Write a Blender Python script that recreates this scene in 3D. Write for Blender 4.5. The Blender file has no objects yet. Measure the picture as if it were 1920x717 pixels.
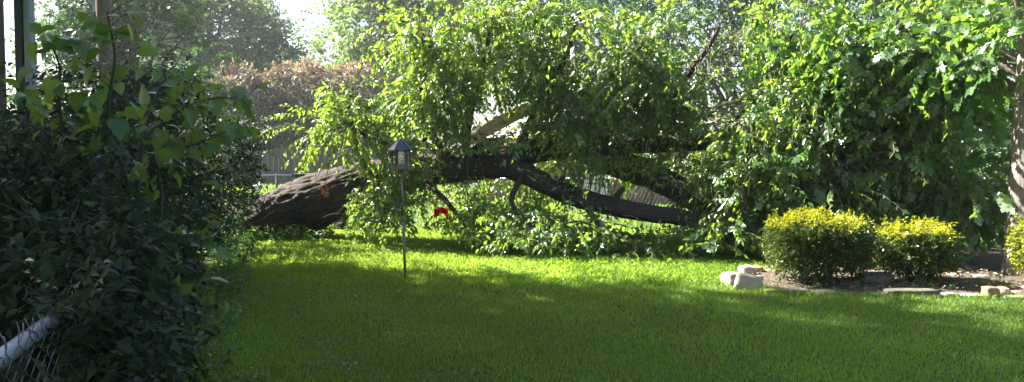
import bpy, bmesh, math, random
import numpy as np
from mathutils import Vector, Matrix, noise

# ------------------------------------------------------------------ camera, sky, sun, exposure
SC = bpy.context.scene
F, CX, CY, HORIZON, EYE = 1500.0, 960.0, 358.5, 290.0, 1.65      # photograph pixels, metres
PITCH = math.atan((CY - HORIZON) / F)
cam_data = bpy.data.cameras.new('camera'); cam = bpy.data.objects.new('camera', cam_data)
SC.collection.objects.link(cam); SC.camera = cam
cam.location = (0, 0, EYE); cam.rotation_euler = (math.radians(90) - PITCH, 0, 0)
cam_data.sensor_width = 36; cam_data.lens = 36 * F / 1920; cam_data.clip_end = 1500; cam_data.clip_start = 0.05

SUN_EL = math.radians(42)
TO_SUN = Vector((-0.92, 0.39, 0)).normalized() * math.cos(SUN_EL) + Vector((0, 0, math.sin(SUN_EL)))
world = bpy.data.worlds.new('World'); SC.world = world; world.use_nodes = True
wn = world.node_tree
sky = wn.nodes.new('ShaderNodeTexSky'); sky.sky_type = 'NISHITA'; sky.sun_disc = False
sky.sun_elevation = SUN_EL; sky.sun_rotation = math.atan2(TO_SUN.x, TO_SUN.y)
sky.dust_density = 2.5; sky.air_density = 1.0
wn.nodes['Background'].inputs['Strength'].default_value = 0.05
wn.links.new(sky.outputs[0], wn.nodes['Background'].inputs['Color'])
sun_data = bpy.data.lights.new('sun', 'SUN'); sun = bpy.data.objects.new('sun', sun_data)
SC.collection.objects.link(sun); sun_data.energy = 5.0; sun_data.angle = math.radians(0.5); sun_data.color = (1, 0.965, 0.90)
sun.rotation_euler = TO_SUN.to_track_quat('Z', 'Y').to_euler(); sun.location = (-20, 12, 25)
SC.view_settings.view_transform = 'Standard'; SC.view_settings.look = 'None'
SC.view_settings.gamma = 1; SC.view_settings.exposure = 2.55
SC.cycles.max_bounces = 6; SC.cycles.diffuse_bounces = 2; SC.cycles.transmission_bounces = 5; SC.cycles.transparent_max_bounces = 6

# ------------------------------------------------------------------ helpers
COL = SC.collection
RNG = np.random.default_rng(11)
random.seed(5)

def P(px, py, d):
    """the point that shows at a pixel of the photograph, d metres into the garden"""
    a, b = (px - CX) / F, -(py - CY) / F
    y = math.cos(PITCH) + b * math.sin(PITCH); z = -math.sin(PITCH) + b * math.cos(PITCH)
    return Vector((a / y * d, d, EYE + z / y * d))
def G(px, py):
    """the point of the ground that shows at a pixel"""
    a, b = (px - CX) / F, -(py - CY) / F
    y = math.cos(PITCH) + b * math.sin(PITCH); z = -math.sin(PITCH) + b * math.cos(PITCH)
    t = -EYE / z
    return Vector((a * t, y * t, 0))
def tag(o, label=None, cat=None, group=None, kind=None):
    for k, v in (('label', label), ('category', cat), ('group', group), ('kind', kind)):
        if v: o[k] = v
    return o
def link(name, me, parent=None, mat=None):
    o = bpy.data.objects.new(name, me); COL.objects.link(o)
    if mat and not me.materials: me.materials.append(mat)
    if parent:
        o.parent = parent
        o.matrix_parent_inverse = Matrix.Translation(parent.location).inverted() if parent.rotation_euler.x == parent.rotation_euler.y == 0 else parent.matrix_basis.inverted()
    return o
def thing(name, loc, label, cat, group=None):
    o = bpy.data.objects.new(name, None); COL.objects.link(o); o.location = loc; o.empty_display_size = 0.2
    return tag(o, label, cat, group)
def mesh_np(name, verts, faces, smooth=False):
    """verts (N,3), faces (M,k) arrays of one size"""
    verts = np.asarray(verts, np.float32); faces = np.asarray(faces, np.int32)
    me = bpy.data.meshes.new(name); k = faces.shape[1]
    me.vertices.add(len(verts)); me.vertices.foreach_set('co', verts.ravel())
    me.loops.add(faces.size); me.loops.foreach_set('vertex_index', faces.ravel())
    me.polygons.add(len(faces)); me.polygons.foreach_set('loop_start', np.arange(0, faces.size, k, dtype=np.int32))
    me.update(calc_edges=True)
    if smooth: me.polygons.foreach_set('use_smooth', np.ones(len(faces), bool))
    return me
def unit(v): return v / np.maximum(np.linalg.norm(v, axis=-1, keepdims=True), 1e-9)
def smooth_path(pts, rad, n):
    """Catmull-Rom through pts with radii"""
    pts = [np.array(p, float) for p in pts]; m = len(pts)
    out, ro = [], []
    for i in range(n):
        t = i / (n - 1) * (m - 1); k = min(int(t), m - 2); u = t - k
        p0, p1, p2, p3 = pts[max(k - 1, 0)], pts[k], pts[k + 1], pts[min(k + 2, m - 1)]
        out.append(0.5 * (2 * p1 + (p2 - p0) * u + (2 * p0 - 5 * p1 + 4 * p2 - p3) * u * u + (3 * p1 - p0 - 3 * p2 + p3) * u ** 3))
        ro.append(rad[k] * (1 - u) + rad[k + 1] * u)
    return np.array(out), np.array(ro)
def tube_arrays(path, rad, sides, bark=0.0, seed=0, ridges=9, lump=0.0):
    path = np.asarray(path); rad = np.asarray(rad); n = len(path)
    tan = unit(np.gradient(path, axis=0))
    ref = np.array([0, 0, 1.0]) if abs(tan[0, 2]) < 0.9 else np.array([1.0, 0, 0])
    u = unit(np.cross(tan, ref)); v = np.cross(tan, u)
    ang = np.linspace(0, 2 * math.pi, sides, endpoint=False)
    R = np.repeat(rad[:, None], sides, 1)
    if bark or lump:
        ln = np.concatenate([[0], np.cumsum(np.linalg.norm(np.diff(path, axis=0), axis=1))])
        for i in range(n):
            for j in range(sides):
                a = ang[j]
                q = Vector((math.cos(a) * 1.2, math.sin(a) * 1.2, ln[i] * 0.9 + seed))
                b = 0
                if bark:
                    w = noise.noise(Vector((math.cos(a) * ridges * 0.45, math.sin(a) * ridges * 0.45, ln[i] * 2.2 + seed)))
                    w2 = noise.noise(Vector((math.cos(a) * ridges * 1.1, math.sin(a) * ridges * 1.1, ln[i] * 5.5 + seed)))
                    b = bark * ((0.5 - abs(w) * 2.2) + 0.5 * (0.4 - abs(w2) * 2))
                R[i, j] = rad[i] * (1 + lump * noise.noise(q)) + b
    V = path[:, None, :] + R[..., None] * (np.cos(ang)[None, :, None] * u[:, None, :] + np.sin(ang)[None, :, None] * v[:, None, :])
    V = V.reshape(-1, 3)
    i = np.arange(n - 1)[:, None] * sides; j = np.arange(sides)[None, :]; j2 = (j + 1) % sides
    Fq = np.stack([i + j, i + j2, i + sides + j2, i + sides + j], -1).reshape(-1, 4)
    c0, c1 = len(V), len(V) + 1
    V = np.vstack([V, path[:1], path[-1:]])
    jj = np.arange(sides); jn = (jj + 1) % sides
    caps = np.vstack([np.stack([jn, jj, np.full(sides, c0), np.full(sides, c0)], -1),
                      np.stack([(n - 1) * sides + jj, (n - 1) * sides + jn, np.full(sides, c1), np.full(sides, c1)], -1)])
    return V, Fq, caps
def tube(name, path, rad, sides, mat, parent=None, **kw):
    V, Fq, caps = tube_arrays(path, rad, sides, **kw)
    me = bpy.data.meshes.new(name)
    me.from_pydata(V.tolist(), [], Fq.tolist() + [list(c[:3]) for c in caps.tolist()])
    me.polygons.foreach_set('use_smooth', np.ones(len(me.polygons), bool)); me.update()
    return link(name, me, parent, mat)
def tubes_joined(name, paths, rads, sides, mat, parent=None, kind='stuff'):
    VV, FF, off = [], [], 0
    for p, r in zip(paths, rads):
        V, Fq, _ = tube_arrays(p, r, sides); VV.append(V[:-2]); FF.append(Fq + off); off += len(V) - 2
    if not VV: return None
    o = link(name, mesh_np(name, np.vstack(VV), np.vstack(FF), True), parent, mat)
    return tag(o, kind=kind) if kind else o
def bm_obj(name, bm, mat, parent=None, smooth=False):
    me = bpy.data.meshes.new(name); bm.to_mesh(me); bm.free()
    if smooth: me.polygons.foreach_set('use_smooth', np.ones(len(me.polygons), bool))
    return link(name, me, parent, mat)
def box(name, c, size, mat, parent=None, rot=0.0, bevel=0.0):
    bm = bmesh.new(); bmesh.ops.create_cube(bm, size=1)
    bmesh.ops.scale(bm, vec=size, verts=bm.verts)
    if bevel: bmesh.ops.bevel(bm, geom=bm.edges[:], offset=bevel, segments=2, affect='EDGES', profile=0.6)
    bmesh.ops.rotate(bm, cent=(0, 0, 0), matrix=Matrix.Rotation(rot, 3, 'Z'), verts=bm.verts)
    bmesh.ops.translate(bm, vec=c, verts=bm.verts)
    return bm_obj(name, bm, mat, parent)

# ------------------------------------------------------------------ materials
def node_mat(name):
    m = bpy.data.materials.new(name); m.use_nodes = True
    nt = m.node_tree; return m, nt, nt.nodes['Principled BSDF']
def ramp(nt, fac, stops):
    r = nt.nodes.new('ShaderNodeValToRGB'); e = r.color_ramp.elements
    while len(e) < len(stops): e.new(0.5)
    for el, (p, c) in zip(e, stops): el.position = p; el.color = (*c, 1)
    nt.links.new(fac, r.inputs[0]); return r.outputs[0]
def tex_noise(nt, scale, detail=4, vec=None, rough=0.55):
    n = nt.nodes.new('ShaderNodeTexNoise'); n.inputs['Scale'].default_value = scale
    n.inputs['Detail'].default_value = detail; n.inputs['Roughness'].default_value = rough
    if vec is not None: nt.links.new(vec, n.inputs['Vector'])
    return n.outputs[0]
def coords(nt, out='Object', scale=None):
    tc = nt.nodes.new('ShaderNodeTexCoord')
    if not scale: return tc.outputs[out]
    mp = nt.nodes.new('ShaderNodeMapping'); mp.inputs['Scale'].default_value = scale
    nt.links.new(tc.outputs[out], mp.inputs[0]); return mp.outputs[0]
def bump(nt, h, bsdf, strength=0.4, dist=0.02):
    b = nt.nodes.new('ShaderNodeBump'); b.inputs['Strength'].default_value = strength; b.inputs['Distance'].default_value = dist
    nt.links.new(h, b.inputs['Height']); nt.links.new(b.outputs[0], bsdf.inputs['Normal'])
def leaf_mat(name, dark, light, trans, tfac=0.42, rough=0.34, spec=0.5, pale=0.0):
    m, nt, b = node_mat(name)
    at = nt.nodes.new('ShaderNodeAttribute'); at.attribute_name = 'tint'
    oi = nt.nodes.new('ShaderNodeObjectInfo')
    ma = nt.nodes.new('ShaderNodeMath'); ma.operation = 'MULTIPLY_ADD'; ma.inputs[1].default_value = 0.3
    nt.links.new(oi.outputs['Random'], ma.inputs[0]); nt.links.new(at.outputs['Fac'], ma.inputs[2])
    fac = nt.nodes.new('ShaderNodeMath'); fac.operation = 'SUBTRACT'; fac.inputs[1].default_value = 0.15
    nt.links.new(ma.outputs[0], fac.inputs[0])
    c = ramp(nt, fac.outputs[0], [(0.0, dark), (0.65, light), (1.0, tuple(min(1, x * 1.25) for x in light))])
    gm = nt.nodes.new('ShaderNodeNewGeometry'); bk = nt.nodes.new('ShaderNodeMath'); bk.operation = 'MULTIPLY'; bk.inputs[1].default_value = pale
    nt.links.new(gm.outputs['Backfacing'], bk.inputs[0]); um = nt.nodes.new('ShaderNodeMix'); um.data_type = 'RGBA'
    nt.links.new(bk.outputs[0], um.inputs[0]); nt.links.new(c, um.inputs[6]); um.inputs[7].default_value = (0.17, 0.24, 0.13, 1)
    nt.links.new(um.outputs[2], b.inputs['Base Color']); b.inputs['Roughness'].default_value = rough
    b.inputs['Specular IOR Level'].default_value = spec
    tr = nt.nodes.new('ShaderNodeBsdfTranslucent')
    ct = ramp(nt, fac.outputs[0], [(0.0, tuple(x * 0.6 for x in trans)), (1.0, trans)])
    nt.links.new(ct, tr.inputs[0])
    mx = nt.nodes.new('ShaderNodeMixShader'); mx.inputs[0].default_value = tfac
    nt.links.new(b.outputs[0], mx.inputs[1]); nt.links.new(tr.outputs[0], mx.inputs[2])
    nt.links.new(mx.outputs[0], nt.nodes['Material Output'].inputs[0]); return m
def plain(name, col, rough=0.6, metal=0.0, var=0.25, scale=8, bmp=0.2, dist=0.004, spec=0.5):
    m, nt, b = node_mat(name); v = coords(nt)
    n = tex_noise(nt, scale, 6, v)
    nt.links.new(ramp(nt, n, [(0.25, tuple(x * (1 - var) for x in col)), (0.75, tuple(min(1, x * (1 + var)) for x in col))]), b.inputs['Base Color'])
    b.inputs['Roughness'].default_value = rough; b.inputs['Metallic'].default_value = metal
    b.inputs['Specular IOR Level'].default_value = spec
    if bmp: bump(nt, tex_noise(nt, scale * 5, 5, v), b, bmp, dist)
    return m
def bark_mat(name, dark, light, scale=14, stretch=(1, 1, 1), strength=0.7):
    m, nt, b = node_mat(name); v = coords(nt, 'Object', stretch)
    n = tex_noise(nt, scale, 8, v, 0.65)
    nt.links.new(ramp(nt, n, [(0.32, dark), (0.68, light)]), b.inputs['Base Color'])
    b.inputs['Roughness'].default_value = 0.9; b.inputs['Specular IOR Level'].default_value = 0.2
    bump(nt, n, b, strength, 0.02); return m

M = {}
M['ash'] = leaf_mat('ash_leaf', (0.030, 0.085, 0.028), (0.078, 0.165, 0.045), (0.44, 0.66, 0.055), 0.46, 0.33, 1.0, 0.6)
M['maple'] = leaf_mat('maple_leaf', (0.030, 0.080, 0.026), (0.065, 0.140, 0.042), (0.32, 0.56, 0.05), 0.42, 0.36, 0.9, 0.5)
M['heart'] = leaf_mat('heart_leaf', (0.045, 0.10, 0.035), (0.085, 0.155, 0.045), (0.30, 0.46, 0.06), 0.40, 0.32, 0.55)
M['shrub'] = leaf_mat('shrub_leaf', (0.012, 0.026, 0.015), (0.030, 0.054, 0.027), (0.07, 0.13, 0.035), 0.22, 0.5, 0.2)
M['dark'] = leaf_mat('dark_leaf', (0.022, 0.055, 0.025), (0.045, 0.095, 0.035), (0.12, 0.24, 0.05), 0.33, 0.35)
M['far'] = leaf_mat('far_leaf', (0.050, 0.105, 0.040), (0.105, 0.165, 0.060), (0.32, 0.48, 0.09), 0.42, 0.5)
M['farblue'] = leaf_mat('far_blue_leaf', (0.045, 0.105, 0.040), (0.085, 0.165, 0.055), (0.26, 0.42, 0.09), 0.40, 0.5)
M['rust'] = leaf_mat('rust_leaf', (0.21, 0.145, 0.09), (0.37, 0.265, 0.175), (0.43, 0.30, 0.17), 0.35, 0.45)
M['rustgreen'] = leaf_mat('shrub_green_leaf', (0.040, 0.055, 0.035), (0.085, 0.085, 0.050), (0.14, 0.15, 0.06), 0.3, 0.45)
M['gold'] = leaf_mat('gold_leaf', (0.16, 0.21, 0.016), (0.36, 0.36, 0.022), (0.56, 0.56, 0.03), 0.42, 0.35)
M['privet'] = leaf_mat('privet_leaf', (0.030, 0.058, 0.016), (0.075, 0.110, 0.028), (0.18, 0.26, 0.04), 0.35, 0.3)
M['dry'] = leaf_mat('dry_leaf', (0.15, 0.095, 0.055), (0.36, 0.26, 0.17), (0.30, 0.18, 0.08), 0.2, 0.6)
M['grass'] = leaf_mat('grass_blade', (0.036, 0.108, 0.022), (0.100, 0.205, 0.036), (0.47, 0.67, 0.060), 0.48, 0.42, 0.4)
M['weed'] = leaf_mat('weed_leaf', (0.035, 0.085, 0.030), (0.065, 0.125, 0.040), (0.20, 0.36, 0.06), 0.4, 0.4)
M['bark'] = bark_mat('fallen_bark', (0.022, 0.018, 0.016), (0.130, 0.105, 0.088), 13, (1, 3.6, 3.6), 0.9)
M['bark_pale'] = bark_mat('pale_bark', (0.10, 0.085, 0.075), (0.30, 0.26, 0.23), 12, (2.5, 2.5, 0.6), 0.7)
M['bark_far'] = bark_mat('far_bark', (0.05, 0.042, 0.036), (0.13, 0.11, 0.09), 8)
M['twig'] = plain('twig_bark', (0.11, 0.085, 0.065), 0.85, scale=10)
M['twig_dark'] = plain('shrub_stem', (0.05, 0.045, 0.038), 0.8, scale=12)
M['soil'] = plain('soil', (0.10, 0.075, 0.052), 0.95, var=0.5, scale=9, bmp=0.9, dist=0.03)
M['limestone'] = plain('limestone', (0.44, 0.39, 0.30), 0.85, var=0.22, scale=7, bmp=0.7, dist=0.012)
M['greystone'] = plain('grey_stone', (0.20, 0.175, 0.16), 0.9, var=0.3, scale=9, bmp=0.8, dist=0.012)
M['darkstone'] = plain('dark_stone', (0.11, 0.105, 0.075), 0.9, var=0.45, scale=10, bmp=0.9, dist=0.012)
M['mossstone'] = plain('mossy_stone', (0.26, 0.26, 0.07), 0.95, var=0.45, scale=14, bmp=0.9, dist=0.015)
M['brownrock'] = plain('brown_rock', (0.34, 0.22, 0.13), 0.9, var=0.3, scale=12, bmp=0.9, dist=0.012)
M['tanrock'] = plain('tan_rock', (0.46, 0.31, 0.20), 0.8, var=0.2, scale=7, bmp=0.4, dist=0.008)
M['pinkstone'] = plain('pink_stone', (0.47, 0.29, 0.22), 0.85, var=0.2, scale=7)
M['galv'] = plain('galvanised_steel', (0.30, 0.34, 0.41), 0.42, 0.75, 0.12, 40, 0.08, 0.001)
M['wire'] = plain('weathered_wire', (0.17, 0.16, 0.17), 0.55, 0.6, 0.3, 30, 0)
M['tie'] = plain('dark_tie', (0.05, 0.05, 0.06), 0.5, 0.4, 0.2, 20, 0)
M['pole_wood'] = bark_mat('utility_pole_wood', (0.10, 0.075, 0.065), (0.20, 0.155, 0.13), 10, (3, 3, 0.25), 0.4)
M['post_dark'] = plain('dark_painted_post', (0.055, 0.052, 0.065), 0.6, 0, 0.2, 6)
M['steel'] = plain('steel_pipe', (0.28, 0.29, 0.33), 0.5, 0.2, 0.15, 5, 0.1)
M['feeder'] = plain('feeder_wood', (0.105, 0.085, 0.072), 0.65, 0, 0.3, 20, 0.3)
M['feeder_tray'] = plain('feeder_tray_wood', (0.20, 0.165, 0.135), 0.75, 0, 0.25, 20, 0.3)
M['feeder_roof'] = plain('feeder_roof_metal', (0.085, 0.088, 0.10), 0.42, 0.45, 0.2, 18, 0.2)
M['pole_metal'] = plain('weathered_metal_pole', (0.24, 0.21, 0.18), 0.5, 0.4, 0.25, 12, 0.1)
M['seed'] = plain('bird_seed', (0.26, 0.18, 0.10), 0.9, 0, 0.5, 120, 0.6)
M['rawwood'] = plain('torn_wood', (0.36, 0.17, 0.09), 0.8, 0, 0.4, 22, 0.8, 0.02)
M['palewood'] = plain('bare_split_wood', (0.48, 0.38, 0.30), 0.8, 0, 0.25, 9, 0.7, 0.02)
M['fence_wood'] = bark_mat('fence_wood', (0.07, 0.062, 0.058), (0.125, 0.112, 0.102), 5, (4, 4, 0.3), 0.3)
M['brick'] = plain('brown_siding', (0.30, 0.19, 0.13), 0.85, 0, 0.2, 6, 0.4)
M['white'] = plain('white_paint', (0.78, 0.76, 0.72), 0.55, 0, 0.05, 6, 0.1)
M['shingle'] = plain('roof_shingle', (0.48, 0.40, 0.34), 0.9, 0, 0.16, 16, 0.5)
M['red'] = leaf_mat('red_cloth', (0.55, 0.006, 0.010), (0.62, 0.008, 0.012), (0.6, 0.01, 0.012), 0.25, 0.8, 0.15)
M['blue'] = plain('blue_plastic', (0.015, 0.045, 0.13), 0.4, 0, 0.15, 6, 0)
M['black'] = plain('black_plastic', (0.018, 0.019, 0.024), 0.5, 0, 0.2, 6, 0.1)
M['statue'] = plain('white_plaster', (0.74, 0.72, 0.69), 0.7, 0, 0.06, 20, 0.1)
M['beak'] = plain('orange_beak', (0.65, 0.26, 0.04), 0.6, 0, 0.1, 20, 0)
def glass_mat():
    m, nt, b = node_mat('feeder_glass')
    tr = nt.nodes.new('ShaderNodeBsdfTransparent'); gl = nt.nodes.new('ShaderNodeBsdfGlossy'); gl.inputs['Roughness'].default_value = 0.08
    mx = nt.nodes.new('ShaderNodeMixShader'); mx.inputs[0].default_value = 0.14
    nt.links.new(tr.outputs[0], mx.inputs[1]); nt.links.new(gl.outputs[0], mx.inputs[2])
    nt.links.new(mx.outputs[0], nt.nodes['Material Output'].inputs[0]); return m
M['glass'] = glass_mat()
def ground_mat():
    m, nt, b = node_mat('lawn_ground'); v = coords(nt)
    a = tex_noise(nt, 0.9, 5, v); c = tex_noise(nt, 22, 6, v)
    mx = nt.nodes.new('ShaderNodeMix'); mx.data_type = 'RGBA'
    nt.links.new(c, mx.inputs[0])
    nt.links.new(ramp(nt, a, [(0.3, (0.035, 0.07, 0.014)), (0.7, (0.06, 0.11, 0.018))]), mx.inputs[6])
    nt.links.new(ramp(nt, a, [(0.3, (0.06, 0.085, 0.025)), (0.7, (0.09, 0.15, 0.025))]), mx.inputs[7])
    nt.links.new(mx.outputs[2], b.inputs['Base Color']); b.inputs['Roughness'].default_value = 0.95
    b.inputs['Specular IOR Level'].default_value = 0.1
    bump(nt, c, b, 0.8, 0.04); return m
M['ground'] = ground_mat()

# ------------------------------------------------------------------ leaves
def tpl(pts, tris): return np.array(pts, float), np.array(tris, int)
OVATE = tpl([(0, 0, 0), (.42, .24, .09), (.42, -.24, .09), (.46, 0, 0), (1, 0, -.14)], [(0, 2, 3), (0, 3, 1), (3, 2, 4), (3, 4, 1)])
SLIM = tpl([(0, 0, 0), (.40, .17, .06), (.40, -.17, .06), (.46, 0, 0), (1, 0, -.12)], [(0, 2, 3), (0, 3, 1), (3, 2, 4), (3, 4, 1)])
CARD = tpl([(0, 0, 0), (.5, .34, .08), (1, 0, -.05), (.5, -.34, .08)], [(0, 3, 2), (0, 2, 1)])
_hb = [(0, 0, 0), (-.10, .20, .03), (.06, .42, .08), (.32, .44, .10), (.62, .27, .05), (1, 0, -.10), (.62, -.27, .05), (.32, -.44, .10), (.06, -.42, .08), (-.10, -.20, .03)]
HEART = tpl(_hb + [(.40, 0, 0)], [(10, (i + 1) % 10, i) for i in range(10)])
_mp = [(0, 0), (-.10, .42), (.22, .36), (.38, .62), (.52, .26), (.72, .30), (1, 0), (.72, -.30), (.52, -.26), (.38, -.62), (.22, -.36), (-.10, -.42)]
MAPLE = tpl([(x, y, .07 * abs(y) - .10 * x * x) for x, y in _mp] + [(.32, 0, .0)], [(12, (i + 1) % 12, i) for i in range(12)])

def leaf_frames(axis, nrm):
    a = unit(axis); n = unit(nrm - (nrm * a).sum(-1, keepdims=True) * a); return a, np.cross(n, a), n
def leaves_mesh(name, S, template, mat, parent, tint=None, kind='stuff'):
    pos, axis, nrm, size = S['pos'], S['axis'], S['nrm'], S['size']
    a, s, n = leaf_frames(axis, nrm); T, tri = template; k = len(T)
    V = pos[:, None, :] + size[:, None, None] * (T[None, :, 0:1] * a[:, None] + T[None, :, 1:2] * s[:, None] + T[None, :, 2:3] * n[:, None])
    Fi = (np.arange(len(pos))[:, None, None] * k + tri[None]).reshape(-1, 3)
    me = mesh_np(name, V.reshape(-1, 3), Fi)
    at = me.attributes.new('tint', 'FLOAT', 'POINT')
    t = RNG.random(len(pos)) if tint is None else tint
    at.data.foreach_set('value', np.repeat(t, k).astype(np.float32))
    o = link(name, me, parent, mat)
    return tag(o, kind=kind) if kind else o
_tplmesh = {}
def single_leaves(S, idx, template, tname, mat, parent, name='leaf'):
    """the leaves that can be picked apart: an object each, sharing a few meshes"""
    a, s, n = leaf_frames(S['axis'][idx], S['nrm'][idx]); T, tri = template
    ms = []
    for q in range(4):
        key = (tname, mat.name, q)
        if key not in _tplmesh:
            TT = T.copy(); TT[:, 2] *= (0.5, 1.0, 1.6, 2.2)[q]; TT[:, 1] *= (1, .92, 1.05, .85)[q]
            me = mesh_np('leaf', TT, tri); at = me.attributes.new('tint', 'FLOAT', 'POINT')
            at.data.foreach_set('value', np.full(len(T), (.35, .55, .75, .5)[q], np.float32)); me.materials.append(mat)
            _tplmesh[key] = me
        ms.append(_tplmesh[key])
    inv = Matrix.Translation(parent.location).inverted()
    for j, i in enumerate(idx):
        o = bpy.data.objects.new(name, ms[j % 4]); COL.objects.link(o)
        z = S['size'][i]; p = S['pos'][i]
        mw = Matrix(((a[j][0] * z, s[j][0] * z, n[j][0] * z, p[0]), (a[j][1] * z, s[j][1] * z, n[j][1] * z, p[1]), (a[j][2] * z, s[j][2] * z, n[j][2] * z, p[2]), (0, 0, 0, 1)))
        o.parent = parent; o.matrix_parent_inverse = inv; o.matrix_basis = mw
def take(S, idx): return {k: v[idx] for k, v in S.items()}
def cat(*Ss): return {k: np.concatenate([s[k] for s in Ss]) for k in Ss[0]}
def in_frame(pos, m=0):
    d = pos[:, 1]; x = CX + F * pos[:, 0] / d; y = HORIZON - F * (pos[:, 2] - EYE) / d
    return (d > 1) & (x > -m) & (x < 1920 + m) & (y > -m) & (y < 717 + m)
def foliage(name, S, template, tname, mat, parent, singles=0):
    if singles:
        ok = np.where(in_frame(S['pos']))[0]
        d = S['pos'][ok, 1] / S['size'][ok]
        idx = ok[np.argsort(d)[:singles]]
        single_leaves(S, idx, template, tname, mat, parent)
        keep = np.ones(len(S['pos']), bool); keep[idx] = False; S = take(S, keep)
    return leaves_mesh(name, S, template, mat, parent)
def sprays(P0, D, L, K, droop=0.35, size=0.1, hang=0.5, up=0.4, jitter=0.22):
    """leaves set alternately along a drooping twig, for every twig at once"""
    n = len(P0); D = unit(D); L = np.broadcast_to(L, (n,))
    t = (np.arange(K)[None] + RNG.uniform(.2, .8, (n, K))) / K
    Z = np.array([0, 0, 1.0])
    pos = P0[:, None] + D[:, None] * (L[:, None] * t)[..., None] - Z * (droop * L[:, None] * t ** 2)[..., None]
    tan = unit(D[:, None] - Z * (2 * droop * t)[..., None])
    pn = unit(RNG.normal(size=(n, 1, 3)) * .6 + Z * up)                 # the leaflets of one spray lie near one plane
    side = unit(np.cross(tan, pn + RNG.normal(size=(n, K, 3)) * .12))
    sg = np.where(np.arange(K)[None] % 2 == 0, 1.0, -1.0)[..., None]
    axis = tan * .55 + side * sg * .8 - Z * hang + RNG.normal(size=(n, K, 3)) * jitter
    nrm = pn + RNG.normal(size=(n, K, 3)) * .28
    sz = size * RNG.uniform(.5, 1.3, (n, K))
    S = dict(pos=pos.reshape(-1, 3), axis=axis.reshape(-1, 3), nrm=nrm.reshape(-1, 3), size=sz.reshape(-1))
    paths = np.stack([P0 + D * (L * q)[:, None] - Z * (droop * L * q ** 2)[:, None] for q in (0, .35, .7, 1.0)], 1)
    return S, paths
def ball(n, c, r, shell=0.0):
    """points in an ellipsoid, kept off its core, thinned by noise so gaps and clumps show"""
    out = []
    c = np.array(c, float); r = np.array(r, float); got = 0
    while got < n:
        v = unit(RNG.normal(size=(n * 2, 3))) * ((shell ** 3 + (1 - shell ** 3) * RNG.random((n * 2, 1))) ** (1 / 3))
        p = c + v * r
        q = p * (2.6 / max(r.max(), .5)) ** .5
        k = np.sin(q[:, 0] * 2.3 + 1.7 * np.sin(q[:, 1] * 1.9 + q[:, 2])) + np.sin(q[:, 2] * 2.9 + 1.3 * np.sin(q[:, 0] * 2.1)) + np.sin(q[:, 1] * 2.6 + q[:, 2] * 1.1)
        p = p[k > RNG.uniform(-2.2, 1.2, len(k))]
        out.append(p); got += len(p)
    return np.vstack(out)[:n]
def clumped(n, c, r, size=.17, per=9, shell=.3):
    """points gathered in clumps, with the clump each belongs to"""
    m = max(1, n // per); cc = ball(m, c, r, shell); k = RNG.integers(0, m, n)
    s = size * RNG.uniform(.6, 1.5, m)
    p = cc[k] + RNG.normal(size=(n, 3)) * s[k][:, None] * np.array([1, 1, .75])
    return p, cc[k]
def outward(p, c, z=0.1, j=0.5): return unit(unit(p - np.array(c)) + RNG.normal(size=p.shape) * j + np.array([0, 0, z]))
def connect(P0, anchors, frac, sag=0.06):
    """thin curved twigs from some spray roots back to the nearest limb"""
    anchors = np.asarray(anchors); paths = []
    for p in P0[RNG.random(len(P0)) < frac]:
        d = np.linalg.norm(anchors - p, axis=1); q = anchors[d.argmin()]
        if d.min() < 0.05: continue
        m = (p + q) / 2 + np.array([*RNG.normal(size=2) * .08 * d.min(), d.min() * sag + .02])
        pa, _ = smooth_path([q, m, p], [1, 1, 1], 6); paths.append(pa)
    return paths

def make_tree(name, label, base, height, vols, mat, leaf=0.24, n=900, K=12, trunk_r=0.22, bark='bark_far', template=CARD, tname='card', spray=1.0, group=None, limbs=True, droop=.3, extra=None, tint=None):
    base = Vector(base); root = thing(name, base, label, 'tree', group)
    top = base + Vector((random.uniform(-.4, .4), random.uniform(-.4, .4), height * .78))
    path, rad = smooth_path([base - Vector((0, 0, .1)), base + Vector((0, 0, height * .12)), base + (top - base) * .5 + Vector((random.uniform(-.3, .3), random.uniform(-.3, .3), 0)), top],
                            [trunk_r * 1.35, trunk_r, trunk_r * .65, trunk_r * .15], 22)
    tube('trunk', path, rad, 12, M[bark], root, lump=.15, seed=base.x)
    anchors = [path[6:]]
    tot = sum(v[1][0] * v[1][1] * v[1][2] for v in vols)
    SS, tw = [], []
    for c, r in vols:
        c = np.array(base) + np.array(c); m = max(20, int(n * r[0] * r[1] * r[2] / tot))
        if limbs:
            for q in range(3):
                tgt = c + RNG.normal(size=3) * np.array(r) * .35
                k = int(np.clip((tgt[2] - base.z) / height * 22 * .75, 5, 18)); s = path[k]
                mid = (s + tgt) / 2 + np.array([0, 0, .12 * np.linalg.norm(tgt - s)])
                lp, lr = smooth_path([s, mid, tgt], [trunk_r * .4, trunk_r * .25, .02], 9)
                tube('limb', lp, lr, 6, M[bark], root); anchors.append(lp[3:])
        p0, cc = clumped(m, c, r, spray * .42, 10, .4)
        S, pt = sprays(p0, outward(p0, c), spray * RNG.uniform(.6, 1.2, m), K, droop, leaf, .3, .7)
        SS.append(S); tw += connect(p0, np.vstack(anchors), .04)
    if extra:
        for e in extra: tube('limb', *smooth_path(e, [.09, .07, .05, .02][:len(e)], 14), 6, M[bark], root)
    if tw: tubes_joined('twig', tw, [np.linspace(.035, .01, len(p)) for p in tw], 4, M[bark], root)
    leaves_mesh('crown', cat(*SS), template, mat, root)
    return root

# ------------------------------------------------------------------ ground
me = mesh_np('ground', [(-160, -60, 0), (160, -60, 0), (160, 220, 0), (-160, 220, 0)], [(0, 1, 2, 3)])
tag(link('ground', me, None, M['ground']), kind='structure')

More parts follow.
